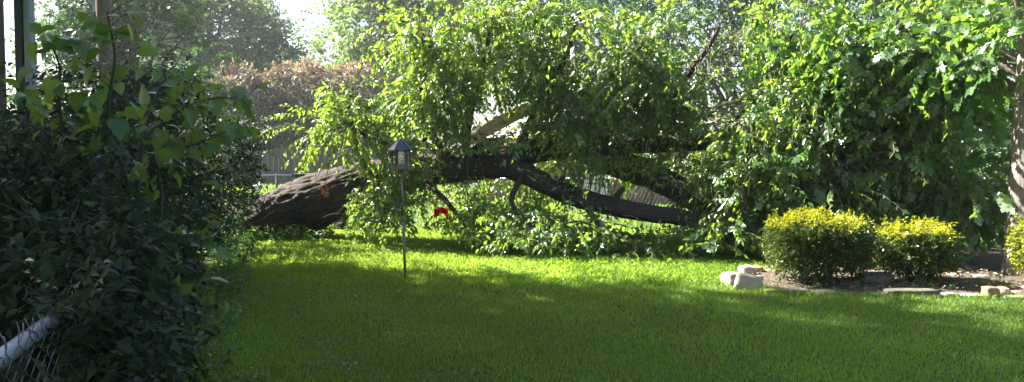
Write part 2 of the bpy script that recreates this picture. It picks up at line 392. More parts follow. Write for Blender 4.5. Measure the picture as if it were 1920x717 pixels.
# bed of bare soil round the clipped hedges and the standing tree
BED = [G(1400, 540), G(1470, 551), G(1700, 556), G(1950, 558), Vector((9.5, 9.6, 0)), Vector((9.5, 14.5, 0)), Vector((6.5, 14.2, 0)), Vector((4.6, 12.0, 0)), G(1455, 506), G(1412, 508), G(1385, 522)]
def in_poly(x, y, poly):
    inside = np.zeros(len(x), bool); j = len(poly) - 1
    for i in range(len(poly)):
        xi, yi, xj, yj = poly[i].x, poly[i].y, poly[j].x, poly[j].y
        c = ((yi > y) != (yj > y)) & (x < (xj - xi) * (y - yi) / (yj - yi + 1e-12) + xi)
        inside ^= c; j = i
    return inside
bm = bmesh.new(); f = bm.faces.new([bm.verts.new((p.x, p.y, .004)) for p in BED])
bmesh.ops.triangulate(bm, faces=[f])
for _ in range(5): bmesh.ops.subdivide_edges(bm, edges=[e for e in bm.edges if e.calc_length() > .25], cuts=1)
bmesh.ops.triangulate(bm, faces=bm.faces[:])
for v in bm.verts:
    if not v.is_boundary: v.co.z += .03 + .04 * (noise.noise(v.co * 2.1) + .5 * noise.noise(v.co * 7))
o = bm_obj('flower_bed', bm, M['soil'], None, True); tag(o, kind='structure')

# ------------------------------------------------------------------ lawn grass
def blades(n, xy, h, w, name, mat, lean=.5, tris=3):
    x, y = xy; n = len(x)
    yaw = RNG.uniform(0, 2 * math.pi, n); hh = h * RNG.uniform(.55, 1.25, n); ww = w * RNG.uniform(.7, 1.3, n)
    hh *= 1 + .25 * np.sin(x * 1.7 + np.sin(y * 1.3) * 2) * np.sin(y * 2.1 + x)
    la = RNG.uniform(0, 2 * math.pi, n); lm = hh * lean * RNG.uniform(.15, 1.0, n)
    dx, dy = np.cos(la) * lm, np.sin(la) * lm; sx, sy = np.cos(yaw) * ww / 2, np.sin(yaw) * ww / 2
    z = np.zeros(n)
    V = np.stack([np.stack([x - sx, y - sy, z - .005], -1), np.stack([x + sx, y + sy, z - .005], -1),
                  np.stack([x + dx * .35 + sx * .8, y + dy * .35 + sy * .8, hh * .6], -1), np.stack([x + dx * .35 - sx * .8, y + dy * .35 - sy * .8, hh * .6], -1),
                  np.stack([x + dx, y + dy, hh * .97], -1)], 1)
    b = np.arange(n)[:, None] * 5
    Fi = (np.concatenate([b + [0, 1, 2], b + [0, 2, 3], b + [3, 2, 4]], 1) if tris == 3 else np.concatenate([b + [0, 1, 2], b + [0, 2, 4]], 1)).reshape(-1, 3)
    me = mesh_np(name, V.reshape(-1, 3), Fi)
    tint = np.clip(.45 + .22 * np.sin(x * .9 + 1.5 * np.sin(y * .7)) + .12 * np.sin(x * 3.1 + y * 2.3) + RNG.normal(size=n) * .2, 0, 1)
    me.attributes.new('tint', 'FLOAT', 'POINT').data.foreach_set('value', np.repeat(tint, 5).astype(np.float32))
    return link(name, me, None, mat)
def scatter(y0, y1, dens, margin=1.4):
    area = (y1 - y0) * 2 * (.64 * (y0 + y1) / 2 + margin); n = int(area * dens * 1.08)
    y = RNG.uniform(y0, y1, n * 2); x = RNG.uniform(-1, 1, n * 2) * (.64 * y1 + margin)
    k = np.abs(x) < .64 * y + margin; x, y = x[k][:n], y[k][:n]
    k = ~in_poly(x, y, BED) & (x > -1.0 - .293 * y) | (y > 17.5)
    return x[k], y[k]
xs = [scatter(4.8, 7, 2700), scatter(7, 10, 2200), scatter(10, 13, 1700), scatter(13, 17.5, 900)]
g = blades(0, (np.concatenate([a[0] for a in xs[:2]]), np.concatenate([a[1] for a in xs[:2]])), .041, .0054, 'lawn_grass', M['grass'], 1.1)
tag(g, 'short mown green grass of the near lawn, mostly in shade', 'grass', kind='stuff')
g = blades(0, (np.concatenate([a[0] for a in xs[2:]]), np.concatenate([a[1] for a in xs[2:]])), .054, .0086, 'lawn_grass', M['grass'], 1.0, 2)
tag(g, 'sunlit green grass of the lawn in front of the fallen tree', 'grass', kind='stuff')
g = blades(0, scatter(17.5, 45, 32, 0), .10, .034, 'far_grass', M['grass'], .8, 2)
tag(g, 'bright grass of the yard beyond the fallen tree', 'grass', kind='stuff')

# ------------------------------------------------------------------ fallen ash tree
fallen = thing('fallen_tree', G(470, 442), 'large fallen tree lying across the back of the lawn, thick dark trunk and leafy crown', 'tree')
def limb_px(name, pts, sides, n, parent=fallen, **kw):
    pa = [P(x, y, d) for x, y, r, d in pts]; ra = [r / F * d for x, y, r, d in pts]
    path, rad = smooth_path(pa, ra, n)
    tube(name, path, rad, sides, kw.pop('mat', M['bark']), parent, **kw); return path, rad
trunk_path, _ = limb_px('trunk', [(420, 446, 60, 16.6), (480, 425, 50, 16.4), (560, 391, 52, 16.1), (620, 366, 47, 15.8), (690, 342, 38, 15.5), (770, 324, 31, 15.2), (850, 314, 27, 15.0), (930, 306, 26, 14.9), (985, 304, 20, 14.9)], 150, 200, bark=.040, lump=.10, seed=3, ridges=13)
A = [trunk_path[60:]]
for pts, n in (([(935, 306, 23, 14.9), (985, 326, 20, 14.7), (1060, 362, 18, 14.4), (1150, 388, 17, 14.0), (1230, 402, 16, 13.6), (1310, 413, 13, 13.2), (1420, 432, 7, 12.7)], 90),
               ([(940, 300, 24, 14.95), (1010, 280, 24, 15.2), (1120, 270, 22, 15.4), (1230, 268, 19, 15.2), (1330, 264, 16, 14.8), (1450, 250, 9, 14.2), (1560, 230, 4, 13.6)], 80),
               ([(1075, 276, 20, 15.4), (1140, 300, 26, 15.4), (1200, 322, 26, 15.2), (1260, 350, 24, 14.9), (1330, 388, 19, 14.5), (1420, 425, 12, 14.0)], 70)):
    p, _ = limb_px('limb', pts, 52, int(n * 1.6), bark=.020, lump=.12, seed=pts[0][0], ridges=9); A.append(p)
for pts in ([(850, 300, 9, 15.1), (815, 262, 7, 14.9), (790, 190, 5, 14.6), (800, 90, 3, 14.4)], [(870, 300, 8, 15.0), (880, 220, 7, 14.8), (905, 120, 5, 14.5), (925, 30, 2, 14.3)],
            [(830, 296, 6, 15.0), (800, 272, 6, 14.8), (750, 268, 5, 14.6), (700, 262, 4, 14.4), (650, 230, 2, 14.2)], [(690, 330, 8, 15.4), (668, 270, 6, 15.0), (655, 200, 3, 14.6), (662, 165, 1.5, 14.5)],
            [(960, 296, 10, 15), (1010, 200, 8, 14.7), (1060, 110, 5, 14.3), (1080, 40, 2, 14)], [(1090, 266, 10, 15.3), (1130, 180, 8, 14.8), (1190, 100, 5, 14.4), (1240, 40, 2, 14.1)],
            [(1200, 262, 10, 15.2), (1260, 180, 8, 14.6), (1320, 100, 5, 14), (1350, 50, 2, 13.7)], [(1350, 262, 9, 14.7), (1420, 180, 7, 13.8), (1470, 90, 4, 13), (1500, 50, 2, 12.7)],
            [(1400, 255, 8, 14.3), (1520, 200, 7, 13), (1620, 130, 5, 12.4), (1680, 60, 2, 12)], [(1390, 420, 9, 13), (1480, 370, 8, 12.6), (1580, 310, 6, 12.2), (1680, 280, 3, 11.9)],
            [(1412, 230, 3, 12.5), (1405, 300, 3, 12.3), (1395, 360, 3, 12.2), (1392, 405, 2.5, 12.2)], [(980, 330, 6, 14.6), (960, 380, 5, 14), (1000, 430, 4, 13.2), (1040, 460, 2, 12.6)],
            [(1090, 372, 7, 14.2), (1130, 430, 5, 13.4), (1170, 455, 3, 12.9), (1220, 470, 2, 12.6)], [(1270, 408, 6, 13.4), (1330, 440, 5, 12.6), (1370, 465, 2, 12.2)],
            [(780, 326, 7, 15.0), (830, 370, 5, 14.4), (870, 420, 3, 14)], [(700, 345, 6, 15.3), (660, 390, 5, 14.8), (640, 430, 3, 14.6)],
            [(860, 296, 5, 14.8), (895, 275, 5, 14.6), (920, 262, 3, 14.5)], [(790, 268, 4, 14.8), (820, 240, 4, 14.8), (850, 232, 2, 14.8)]):
    p, _ = limb_px('limb', pts, 8, 26, lump=.2, seed=pts[0][0]); A.append(p[4:])
limb_px('split_limb', [(868, 268, 10, 15.4), (900, 248, 13, 15.4), (940, 226, 14, 15.5), (985, 206, 13, 15.6), (1030, 190, 8, 15.7)], 20, 40, lump=.25, seed=77, mat=M['palewood'])
for x, y, d, ex, ey in ((790, 316, 15.0, 772, 278), (875, 300, 14.8, 905, 272), (700, 332, 15.4, 684, 300), (1150, 378, 13.9, 1168, 352), (1040, 350, 14.4, 1058, 330)):
    limb_px('broken_stub', [(x, y, 7, d), ((x + ex) / 2, (y + ey) / 2, 5.5, d - .05), (ex, ey, 4.5, d - .1)], 10, 8, lump=.3, seed=x)
A = np.vstack(A)
# torn patch of bare wood where a branch broke off the trunk
bm = bmesh.new(); c = P(610, 360, 15.25)
for k in range(16):
    q = c + Vector((random.uniform(-.07, .07), random.uniform(-.02, .06), random.uniform(-.10, .06))); l = random.uniform(.06, .17)
    d = Vector((random.uniform(-.6, .2), random.uniform(-.3, .0), random.uniform(.2, 1))).normalized(); s = d.orthogonal().normalized() * random.uniform(.012, .03); u = d.cross(s)
    vs = [bm.verts.new(q + s), bm.verts.new(q + u), bm.verts.new(q - s), bm.verts.new(q - u)]; t = bm.verts.new(q + d * l)
    for a, b in ((0, 1), (1, 2), (2, 3), (3, 0)): bm.faces.new((vs[a], vs[b], t))
o = bm_obj('torn_wood', bm, M['rawwood'], fallen); o['label'] = 'orange torn wood where a branch broke off'
# crown: pixel centre, radii in pixels, depth, half depth, sprays, hang
VOL = [(655, 262, 58, 62, 14.5, .6, 130), (662, 200, 24, 40, 14.5, .3, 40), (600, 255, 26, 26, 14.5, .3, 24), (690, 375, 36, 50, 14.6, .4, 100), (665, 415, 34, 25, 14.5, .3, 40), (805, 160, 62, 100, 14.5, .9, 330), (860, 70, 60, 80, 14.5, .9, 220),
       (950, 110, 90, 100, 14.5, 1.2, 380), (1100, 120, 150, 105, 14.3, 1.4, 620), (1265, 125, 105, 90, 14.0, 1.4, 430), (1060, 205, 100, 45, 14.3, .8, 150), (884, 260, 14, 50, 14.2, .2, 34), (985, 265, 26, 45, 14.2, .3, 46), (1150, 275, 40, 35, 14.2, .3, 40), (1270, 300, 40, 30, 14.0, .3, 36), (1020, 355, 70, 40, 15.8, .4, 120), (1310, 370, 30, 40, 13.0, .3, 40),
       (1090, 280, 28, 55, 14.0, .3, 46), (1225, 260, 20, 60, 14.2, .3, 30), (745, 300, 45, 50, 14.6, .5, 90), (790, 385, 60, 40, 14.3, .4, 80), (870, 400, 50, 30, 15.4, .5, 70), (930, 380, 80, 30, 15.8, .5, 180), (960, 430, 70, 28, 13.6, .6, 90),
       (1040, 440, 90, 34, 13.0, .7, 170), (1180, 452, 90, 24, 12.9, .6, 130), (1500, 225, 105, 145, 12.9, 1.2, 470), (1385, 255, 55, 60, 12.7, .5, 120), (1600, 185, 140, 130, 12.6, 1.2, 480), (1740, 160, 110, 120, 12.3, .9, 240), (1690, 300, 90, 70, 12.2, .6, 170), (1780, 50, 90, 50, 12.4, .7, 120),
       (1425, 375, 70, 75, 12.4, .6, 230), (1365, 430, 50, 34, 12.5, .5, 90), (1560, 360, 110, 60, 12.2, .7, 190), (1480, 50, 70, 50, 13.2, .8, 130),
       (1010, 250, 70, 40, 15.7, .5, 110), (1150, 215, 130, 34, 14.8, .6, 170), (1290, 215, 90, 34, 14.4, .6, 130), (1180, 285, 70, 22, 16.2, .4, 60), (1300, 300, 50, 30, 16.0, .4, 50), (1360, 340, 50, 60, 15.4, .5, 110), (780, 60, 40, 50, 14.6, .5, 60)]
SS, TW = [], []
for x, y, rx, ry, d, rd, n in VOL:
    n = int(n * 1.08); rd *= .65
    c = np.array(P(x, y, d)); r = np.array([rx / F * d, rd, ry / F * d])
    p0, cc = clumped(n, c, r, .18, 18, .25); p0[:, 2] = np.maximum(p0[:, 2], .10)
    dr = unit(outward(p0, c, -.1, .4) + unit(p0 - cc) * .7 - np.array([0, 0, .25])); low = p0[:, 2] < .5; dr[low, 2] = np.abs(dr[low, 2]) * .3 + .1
    S, pt = sprays(p0, dr, .42 * RNG.uniform(.7, 1.3, n), 11, .42, .112, .55, .5)
    px = CX + F * S['pos'][:, 0] / S['pos'][:, 1]; py = HORIZON - F * (S['pos'][:, 2] - EYE) / S['pos'][:, 1]; bare = np.zeros(len(px), bool)
    for x0, y0, x1, y1, q in ((826, 284, 965, 330, .9), (1060, 355, 1300, 425, .8), (1095, 325, 1300, 385, .6), (470, 320, 650, 445, 1), (640, 318, 720, 352, .7), (1110, 248, 1330, 290, .75), (880, 205, 990, 262, .75), (1322, 30, 1392, 240, .8)):   # few leaves grow in front of the bare limbs
        bare |= (px > x0) & (px < x1) & (py > y0) & (py < y1) & (S['pos'][:, 1] < 15.2) & (RNG.random(len(px)) < q)
    S = take(S, ~bare)
    S['pos'][:, 2] = np.maximum(S['pos'][:, 2], .03 + .06 * RNG.random(len(S['pos'])))
    SS.append(S); TW += [q for q in pt[RNG.random(n) < .4]] + connect(p0, A, .14)
TW = [np.maximum(p, [-99, -99, .02]) for p in TW]
tubes_joined('twig', TW, [np.linspace(.011, .005, len(p)) for p in TW], 3, M['twig'], fallen)
foliage('foliage', cat(*SS), OVATE, 'ovate', M['ash'], fallen, 300)

# ------------------------------------------------------------------ standing tree at the right edge
rb = Vector((7.05, 10.9, 0))
rt = thing('standing_tree', rb, 'standing broad leaved tree with pale sun flecked trunk at the right edge of the photo', 'tree')
path, rad = smooth_path([rb - Vector((0, 0, .15)), rb + Vector((0, 0, .25)), rb + Vector((.02, 0, 1.4)), rb + Vector((.10, .05, 3.2)), rb + Vector((.1, .3, 6.5)), rb + Vector((.3, .4, 9.5))], [.36, .29, .26, .24, .17, .03], 110)
tube('trunk', path, rad, 40, M['bark_pale'], rt, bark=.014, lump=.08, seed=8, ridges=8)
A = [path[30:]]
for tgt, k in (((5.2, 12.5, 3.4), 62), ((5.2, 12.3, 3.0), 60), ((6.4, 12.6, 2.4), 58), ((5.6, 9.8, 4.9), 58), ((8.3, 10.4, 4.2), 60), ((7.4, 12.8, 4.8), 55), ((5.8, 12.6, 6.4), 70), ((8, 10, 6.8), 75)):
    s = path[k]; t = np.array(tgt); mid = (s + t) / 2 + np.array([0, 0, .35])
    lp, lr = smooth_path([s, mid, t], [.06, .032, .010], 14); tube('limb', lp, lr, 8, M['bark_pale'], rt); A.append(lp[3:])
A = np.vstack(A); SS, TW = [], []
for c, r, n in (((5.0, 12.7, 3.5), (1.0, .6, .65), 130), ((5.7, 12.6, 2.4), (1.0, .6, .8), 170), ((6.2, 12.6, 1.5), (.9, .7, 1.0), 190), ((4.9, 12.8, 1.5), (.9, .6, .9), 150), ((6.35, 12.1, 2.7), (.7, .6, .8), 130), ((6.7, 11.9, 1.4), (.7, .5, .8), 110), ((7.0, 10.3, 3.25), (.6, .35, .5), 60), ((6.3, 11.5, 3.1), (.6, .5, .6), 130), ((7.6, 10.4, 3.6), (.8, .5, .7), 110), 
                ((7.3, 11.2, 6.0), (1.4, 1.6, 1.3), 120), ((8.6, 10.4, 4.8), (1.5, 1.6, 1.5), 180), ((7.6, 12.8, 3.8), (1.2, 1.2, 1.8), 190), ((7, 10.8, 7.9), (2.4, 2.4, 1.7), 150)):
    p0, cc = clumped(n, c, r, .22, 8, .3)
    S, pt = sprays(p0, unit(outward(p0, c, -.05, .4) + unit(p0 - cc) * .7), .55 * RNG.uniform(.6, 1.3, n), 13, .35, .104, .55, .35)
    SS.append(S); TW += [q for q in pt[RNG.random(n) < .3]] + connect(p0, A, .15)
tubes_joined('twig', TW, [np.linspace(.010, .004, len(p)) for p in TW], 4, M['twig'], rt)
foliage('crown', cat(*SS), MAPLE, 'maple', M['maple'], rt, 300)

# ------------------------------------------------------------------ shrubs along the left boundary
def fence_x(y): return -1.465 - .293 * (y - 2.29)
def shrub(name, label, base, vols, mat, leaf, template, tname, spray, K, singles=0, stems=7, up=.5, hang=.35, stem_mat='twig_dark', cat_='shrub', twigs=.2):
    root = thing(name, base, label, cat_); base = np.array(base); SS, TW, A = [], [], []
    for c, r, n in vols:
        c = np.array(c, float)
        for q in range(max(1, stems // len(vols) + 1)):
            s = np.array([c[0] + random.uniform(-.3, .3) * r[0], c[1] + random.uniform(-.3, .3) * r[1], -.05])
            t = c + RNG.normal(size=3) * np.array(r) * .4
            lp, lr = smooth_path([s, (s + t) / 2 + RNG.normal(size=3) * .08, t], [.024, .017, .006], 12); tube('stem', lp, lr, 6, M[stem_mat], root); A.append(lp)
        p0 = ball(n, c, r, .3); p0[:, 2] = np.maximum(p0[:, 2], .06)
        S, pt = sprays(p0, outward(p0, c, .15, .5), spray * RNG.uniform(.6, 1.3, n), K, .3, leaf, hang, up)
        S['pos'][:, 2] = np.maximum(S['pos'][:, 2], .04); SS.append(S)
        TW += [np.maximum(q, [-99, -99, .02]) for q in pt[RNG.random(n) < twigs]] + connect(p0, np.vstack(A), .12)
    tubes_joined('twig', TW, [np.linspace(.006, .003, len(p)) for p in TW], 3, M[stem_mat], root)
    foliage('foliage', cat(*SS), template, tname, mat, root, singles)
    return root
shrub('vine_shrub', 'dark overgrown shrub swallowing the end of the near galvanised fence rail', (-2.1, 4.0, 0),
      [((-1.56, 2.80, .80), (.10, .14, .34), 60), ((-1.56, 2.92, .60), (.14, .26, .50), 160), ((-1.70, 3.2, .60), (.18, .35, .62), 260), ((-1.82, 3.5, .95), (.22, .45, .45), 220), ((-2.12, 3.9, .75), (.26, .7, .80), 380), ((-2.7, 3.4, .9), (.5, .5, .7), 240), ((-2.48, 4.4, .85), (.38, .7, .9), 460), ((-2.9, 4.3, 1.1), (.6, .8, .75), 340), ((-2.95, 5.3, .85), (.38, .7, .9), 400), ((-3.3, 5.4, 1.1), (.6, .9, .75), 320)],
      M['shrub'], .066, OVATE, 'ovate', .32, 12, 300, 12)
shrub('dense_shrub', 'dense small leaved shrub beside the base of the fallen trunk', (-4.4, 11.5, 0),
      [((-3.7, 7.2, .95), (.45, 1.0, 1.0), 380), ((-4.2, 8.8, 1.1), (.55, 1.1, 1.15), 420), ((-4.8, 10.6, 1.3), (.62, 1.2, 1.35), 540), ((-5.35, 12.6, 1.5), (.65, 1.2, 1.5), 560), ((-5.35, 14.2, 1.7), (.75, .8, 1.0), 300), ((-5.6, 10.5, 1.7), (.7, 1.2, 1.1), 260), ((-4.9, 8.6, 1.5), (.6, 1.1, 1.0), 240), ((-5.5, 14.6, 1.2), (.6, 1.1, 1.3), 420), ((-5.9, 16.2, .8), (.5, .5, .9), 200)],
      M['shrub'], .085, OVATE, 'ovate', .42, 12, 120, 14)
# the sapling with big heart shaped leaves: stems traced, leaves hung along them
sap = thing('heart_leaved_sapling', (-2.35, 4.6, 0), 'sapling with large heart shaped leaves rising above the dark shrub', 'sapling')
STEM = [[(330, 640, 4.6), (250, 420, 4.5), (205, 230, 4.2), (215, 110, 4.1), (200, 22, 4.0)], [(320, 640, 4.6), (190, 400, 4.6), (118, 240, 4.3), (112, 130, 4.2), (95, 85, 4.1)],
        [(340, 620, 4.8), (250, 330, 5.0), (320, 220, 5.3), (400, 185, 5.5), (455, 188, 5.6)], [(350, 640, 4.9), (300, 420, 5.2), (300, 300, 5.3), (370, 270, 5.4), (445, 240, 5.5)],
        [(350, 650, 4.9), (280, 520, 4.9), (320, 450, 5.0), (390, 448, 5.1)], [(350, 660, 4.9), (300, 590, 4.9), (345, 565, 4.9), (400, 578, 5.0)],
        [(340, 620, 4.8), (260, 340, 4.9), (290, 190, 5.0), (310, 150, 5.1)], [(320, 640, 4.6), (130, 420, 4.8), (60, 260, 4.8), (50, 190, 4.7)]]
L = dict(pos=[], axis=[], nrm=[], size=[]); TW = []
cen = G(330, 690) if False else Vector((-2.3, 4.75, 0))
for st in STEM:
    pts = [Vector((cen.x + random.uniform(-.06, .06), cen.y + random.uniform(-.1, .1), -.04))] + [P(*q) for q in st[1:]]
    path, rad = smooth_path(pts, list(np.linspace(.016, .003, len(pts))), 40)
    tube('stem', path, rad, 6, M['twig_dark'], sap)
    for k in range(12, 40):
        for q in range(1 if k > 24 else 2):
            s = path[k]; tan = unit(path[min(k + 1, 39)] - path[max(k - 1, 0)])
            out = unit(np.cross(tan, unit(RNG.normal(size=3)))) ; out[2] *= .4
            e = s + unit(out + tan * .4) * RNG.uniform(.05, .16) + np.array([0, 0, .02])
            TW.append(np.array([s, (s + e) / 2 + [0, 0, .012], e]))
            ax = unit(e - s) * .55 + np.array([0, 0, -.85 if RNG.random() < .6 else -.15]) + RNG.normal(size=3) * .3
            L['pos'].append(e); L['axis'].append(ax); L['nrm'].append(unit(e - s) * .4 + np.array([0, 0, .7]) + RNG.normal(size=3) * .5); L['size'].append(RNG.uniform(.065, .13))
tubes_joined('leaf_stalk', TW, [np.full(3, .0018)] * len(TW), 4, M['twig_dark'], sap)
# leaves the photograph shows one by one: tip and stalk pixels
for bx, by, tx, ty, d in ((186, 46, 146, 52, 4.0), (190, 33, 226, 27, 4.0), (193, 57, 186, 82, 4.0), (202, 84, 218, 78, 4.0), (104, 55, 70, 60, 4.1), (92, 95, 56, 100, 4.1), (100, 78, 140, 100, 4.1), (395, 190, 412, 222, 5.5),
                          (432, 236, 458, 252, 5.5), (416, 230, 416, 260, 5.5), (440, 180, 470, 196, 5.6), (250, 60, 232, 60, 4.2), (350, 245, 345, 290, 5.4), (300, 245, 292, 285, 5.3), (262, 110, 230, 140, 4.6), (330, 160, 300, 158, 5.0),
                          (385, 345, 420, 350, 5.2), (320, 440, 365, 436, 5.0), (345, 448, 410, 462, 5.1), (300, 465, 318, 512, 5.0), (340, 575, 362, 596, 4.9), (380, 574, 408, 590, 5.0), (390, 524, 432, 528, 5.0), (150, 262, 128, 258, 4.3), (170, 280, 160, 268, 4.3)):
    b, t = P(bx, by, d), P(tx, ty, d - .02); L['pos'].append(np.array(b)); L['axis'].append(np.array(t - b)); L['size'].append(max((t - b).length, .09))
    L['nrm'].append(np.array([.1, -.45, .75]) + RNG.normal(size=3) * .25)
L = {k: np.array(v, float) for k, v in L.items()}
single_leaves(L, np.arange(len(L['pos']))[-300:], HEART, 'heart', M['heart'], sap)
if len(L['pos']) > 300: leaves_mesh('foliage', take(L, np.arange(len(L['pos']) - 300)), HEART, M['heart'], sap)
# weeds along the foot of the shrubs and the trunk
n = 520; x = np.concatenate([RNG.uniform(-5.6, -3.6, n // 2), RNG.uniform(-1, 1, n // 2) * .22]); y = np.concatenate([RNG.uniform(15.0, 16.2, n // 2), RNG.uniform(5.5, 15, n // 2)])
x[n // 2:] += np.array([fence_x(v) + .12 for v in y[n // 2:]])
S, pt = sprays(np.stack([x, y, np.full(n, .01)], 1), np.stack([RNG.normal(size=n) * .5, RNG.normal(size=n) * .5, np.ones(n)], 1), RNG.uniform(.12, .38, n), 9, .15, .075, .1, .6)
tag(leaves_mesh('weeds', S, OVATE, M['weed'], None), 'low leafy weeds along the foot of the shrubs and fallen trunk', 'weeds')

# ------------------------------------------------------------------ near chain link fence
nf = thing('chain_link_fence', (fence_x(2.5), 2.5, 0), 'near chain-link fence with pale galvanised top rail at the lower left', 'fence')
RZ = 1.07; dirv = np.array([-.293, 1, 0]) / math.hypot(.293, 1); side = np.array([dirv[1], -dirv[0], 0])
def fpt(s, z, off=0.0): return np.array([fence_x(1.2), 1.2, z]) + dirv * s + side * off
tube('top_rail', [fpt(s, RZ) for s in np.linspace(0, 4.2, 9)], [.027] * 9, 20, M['galv'], nf)
for s in (.2, 2.3, 4.1): tube('post', [fpt(s, -.1, -.048), fpt(s, RZ + .05, -.048)], [.026, .026], 16, M['galv'], nf)
pitch = .058
for k in range(int(4.15 / pitch)):
    zs = np.arange(.03, RZ + .03, pitch / 2 * 1.08); ph = 0
    pts = [fpt(k * pitch + (pitch / 2 if (i + k) % 2 else 0) * .96 + .004 * math.sin(i * 2.1 + k), z, (.0295) + (.0032 if (i + k) % 2 else -.0032)) for i, z in enumerate(zs)]
    last = pts[-1]; tip = last + np.array([0, 0, .02 + .045 * abs(math.sin(k * 2.9))]) + dirv * (.02 * math.sin(k * 1.7)) + side * .012 * math.cos(k * 2.3)
    path, rad = smooth_path(pts + [(last + tip) / 2 + side * .006, tip], [.0021] * (len(pts) + 2), len(pts) * 2 + 4)
    tube('wire', path, rad, 4, M['wire'], nf)
for s in np.arange(.35, 4.1, .33):
    a = np.linspace(0, 2 * math.pi * .98, 20)
    tube('wire_tie', [fpt(s + .004 * math.sin(t), RZ + .0295 * math.sin(t), .0295 * math.cos(t) + (.004 if abs(t - .2) < .5 else 0)) for t in a], [.0022] * 20, 6, M['tie'], nf)
tube('tension_wire', [fpt(s, .12, .0355) for s in np.linspace(0, 4.2, 5)], [.002] * 5, 5, M['wire'], nf)

# ------------------------------------------------------------------ bird feeder on its pole
fb = G(760, 526)
fd = thing('bird_feeder', fb, 'six sided lantern shaped bird feeder on a thin metal pole in the lawn', 'bird feeder')
def hexring(r, z, a0=math.radians(12)): return [Vector((r * math.cos(a0 + k * math.pi / 3), r * math.sin(a0 + k * math.pi / 3), z)) + fb for k in range(6)]
ZT = 1.455
tube('lower_pole', [fb + Vector((0, 0, -.2)), fb + Vector((0, 0, .82))], [.0185, .0185], 14, M['pole_metal'], fd)
tube('upper_pole', [fb + Vector((0, 0, .80)), fb + Vector((0, 0, ZT))], [.0135, .0135], 14, M['pole_metal'], fd)
tube('pole_collar', [fb + Vector((0, 0, .78)), fb + Vector((0, 0, .84))], [.0225, .0225], 14, M['pole_metal'], fd)
def prism(name, r0, z0, r1, z1, mat, parent):
    bm = bmesh.new(); a = [bm.verts.new(v) for v in hexring(r0, z0)]; b = [bm.verts.new(v) for v in hexring(r1, z1)]
    for k in range(6): bm.faces.new((a[k], a[(k + 1) % 6], b[(k + 1) % 6], b[k]))
    bm.faces.new(a[::-1]); bm.faces.new(b)
    return bm_obj(name, bm, mat, parent)
prism('pole_flange', .03, ZT - .03, .06, ZT, M['pole_metal'], fd)
prism('tray', .145, ZT, .148, ZT + .022, M['feeder_tray'], fd)
for k in range(6):                                             # rim boards of the tray
    v = hexring(.143, ZT + .04); a, b = v[k], v[(k + 1) % 6]; c = (a + b) / 2; d = b - a
    box('tray_rim', c, (d.length * 1.01, .014, .05), M['feeder_tray'], fd, math.atan2(d.y, d.x), .002)
for k in range(6):
    v = hexring(.118, 0)[k]
    box('corner_post', (v.x, v.y, ZT + .13), (.022, .022, .216), M['feeder'], fd, math.radians(12 + 60 * k), .003)
    v2 = hexring(.112, 0); a, b = v2[k], v2[(k + 1) % 6]; c = (a + b) / 2; d = b - a
    box('glass_pane', (c.x, c.y, ZT + .135), (d.length * .82, .003, .19), M['glass'], fd, math.atan2(d.y, d.x))
prism('seed_heap', .095, ZT + .022, .035, ZT + .075, M['seed'], fd)
roof = prism('roof', .125, ZT + .238, .125, ZT + .25, M['feeder'], fd)
apex = fb + Vector((0, 0, ZT + .385)); ev = hexring(.185, ZT + .245); ev2 = hexring(.045, ZT + .372)
for k in range(6):
    bm = bmesh.new(); vs = [ev[k], ev[(k + 1) % 6], ev2[(k + 1) % 6], ev2[k]]
    lo = [bm.verts.new(v) for v in vs]; hi = [bm.verts.new(v + Vector((0, 0, .012))) for v in vs]
    bm.faces.new(lo[::-1]); bm.faces.new(hi)
    for i in range(4): bm.faces.new((lo[i], lo[(i + 1) % 4], hi[(i + 1) % 4], hi[i]))
    bm_obj('roof_panel', bm, M['feeder_roof'], roof)
    tube('roof_ridge', [ev[k] + Vector((0, 0, .012)), ev2[k] + Vector((0, 0, .012))], [.007, .006], 8, M['feeder_roof'], roof)
prism('roof_cap', .052, ZT + .378, .012, ZT + .402, M['feeder_roof'], roof)
fd.rotation_euler = (0, math.radians(-1.6), 0)

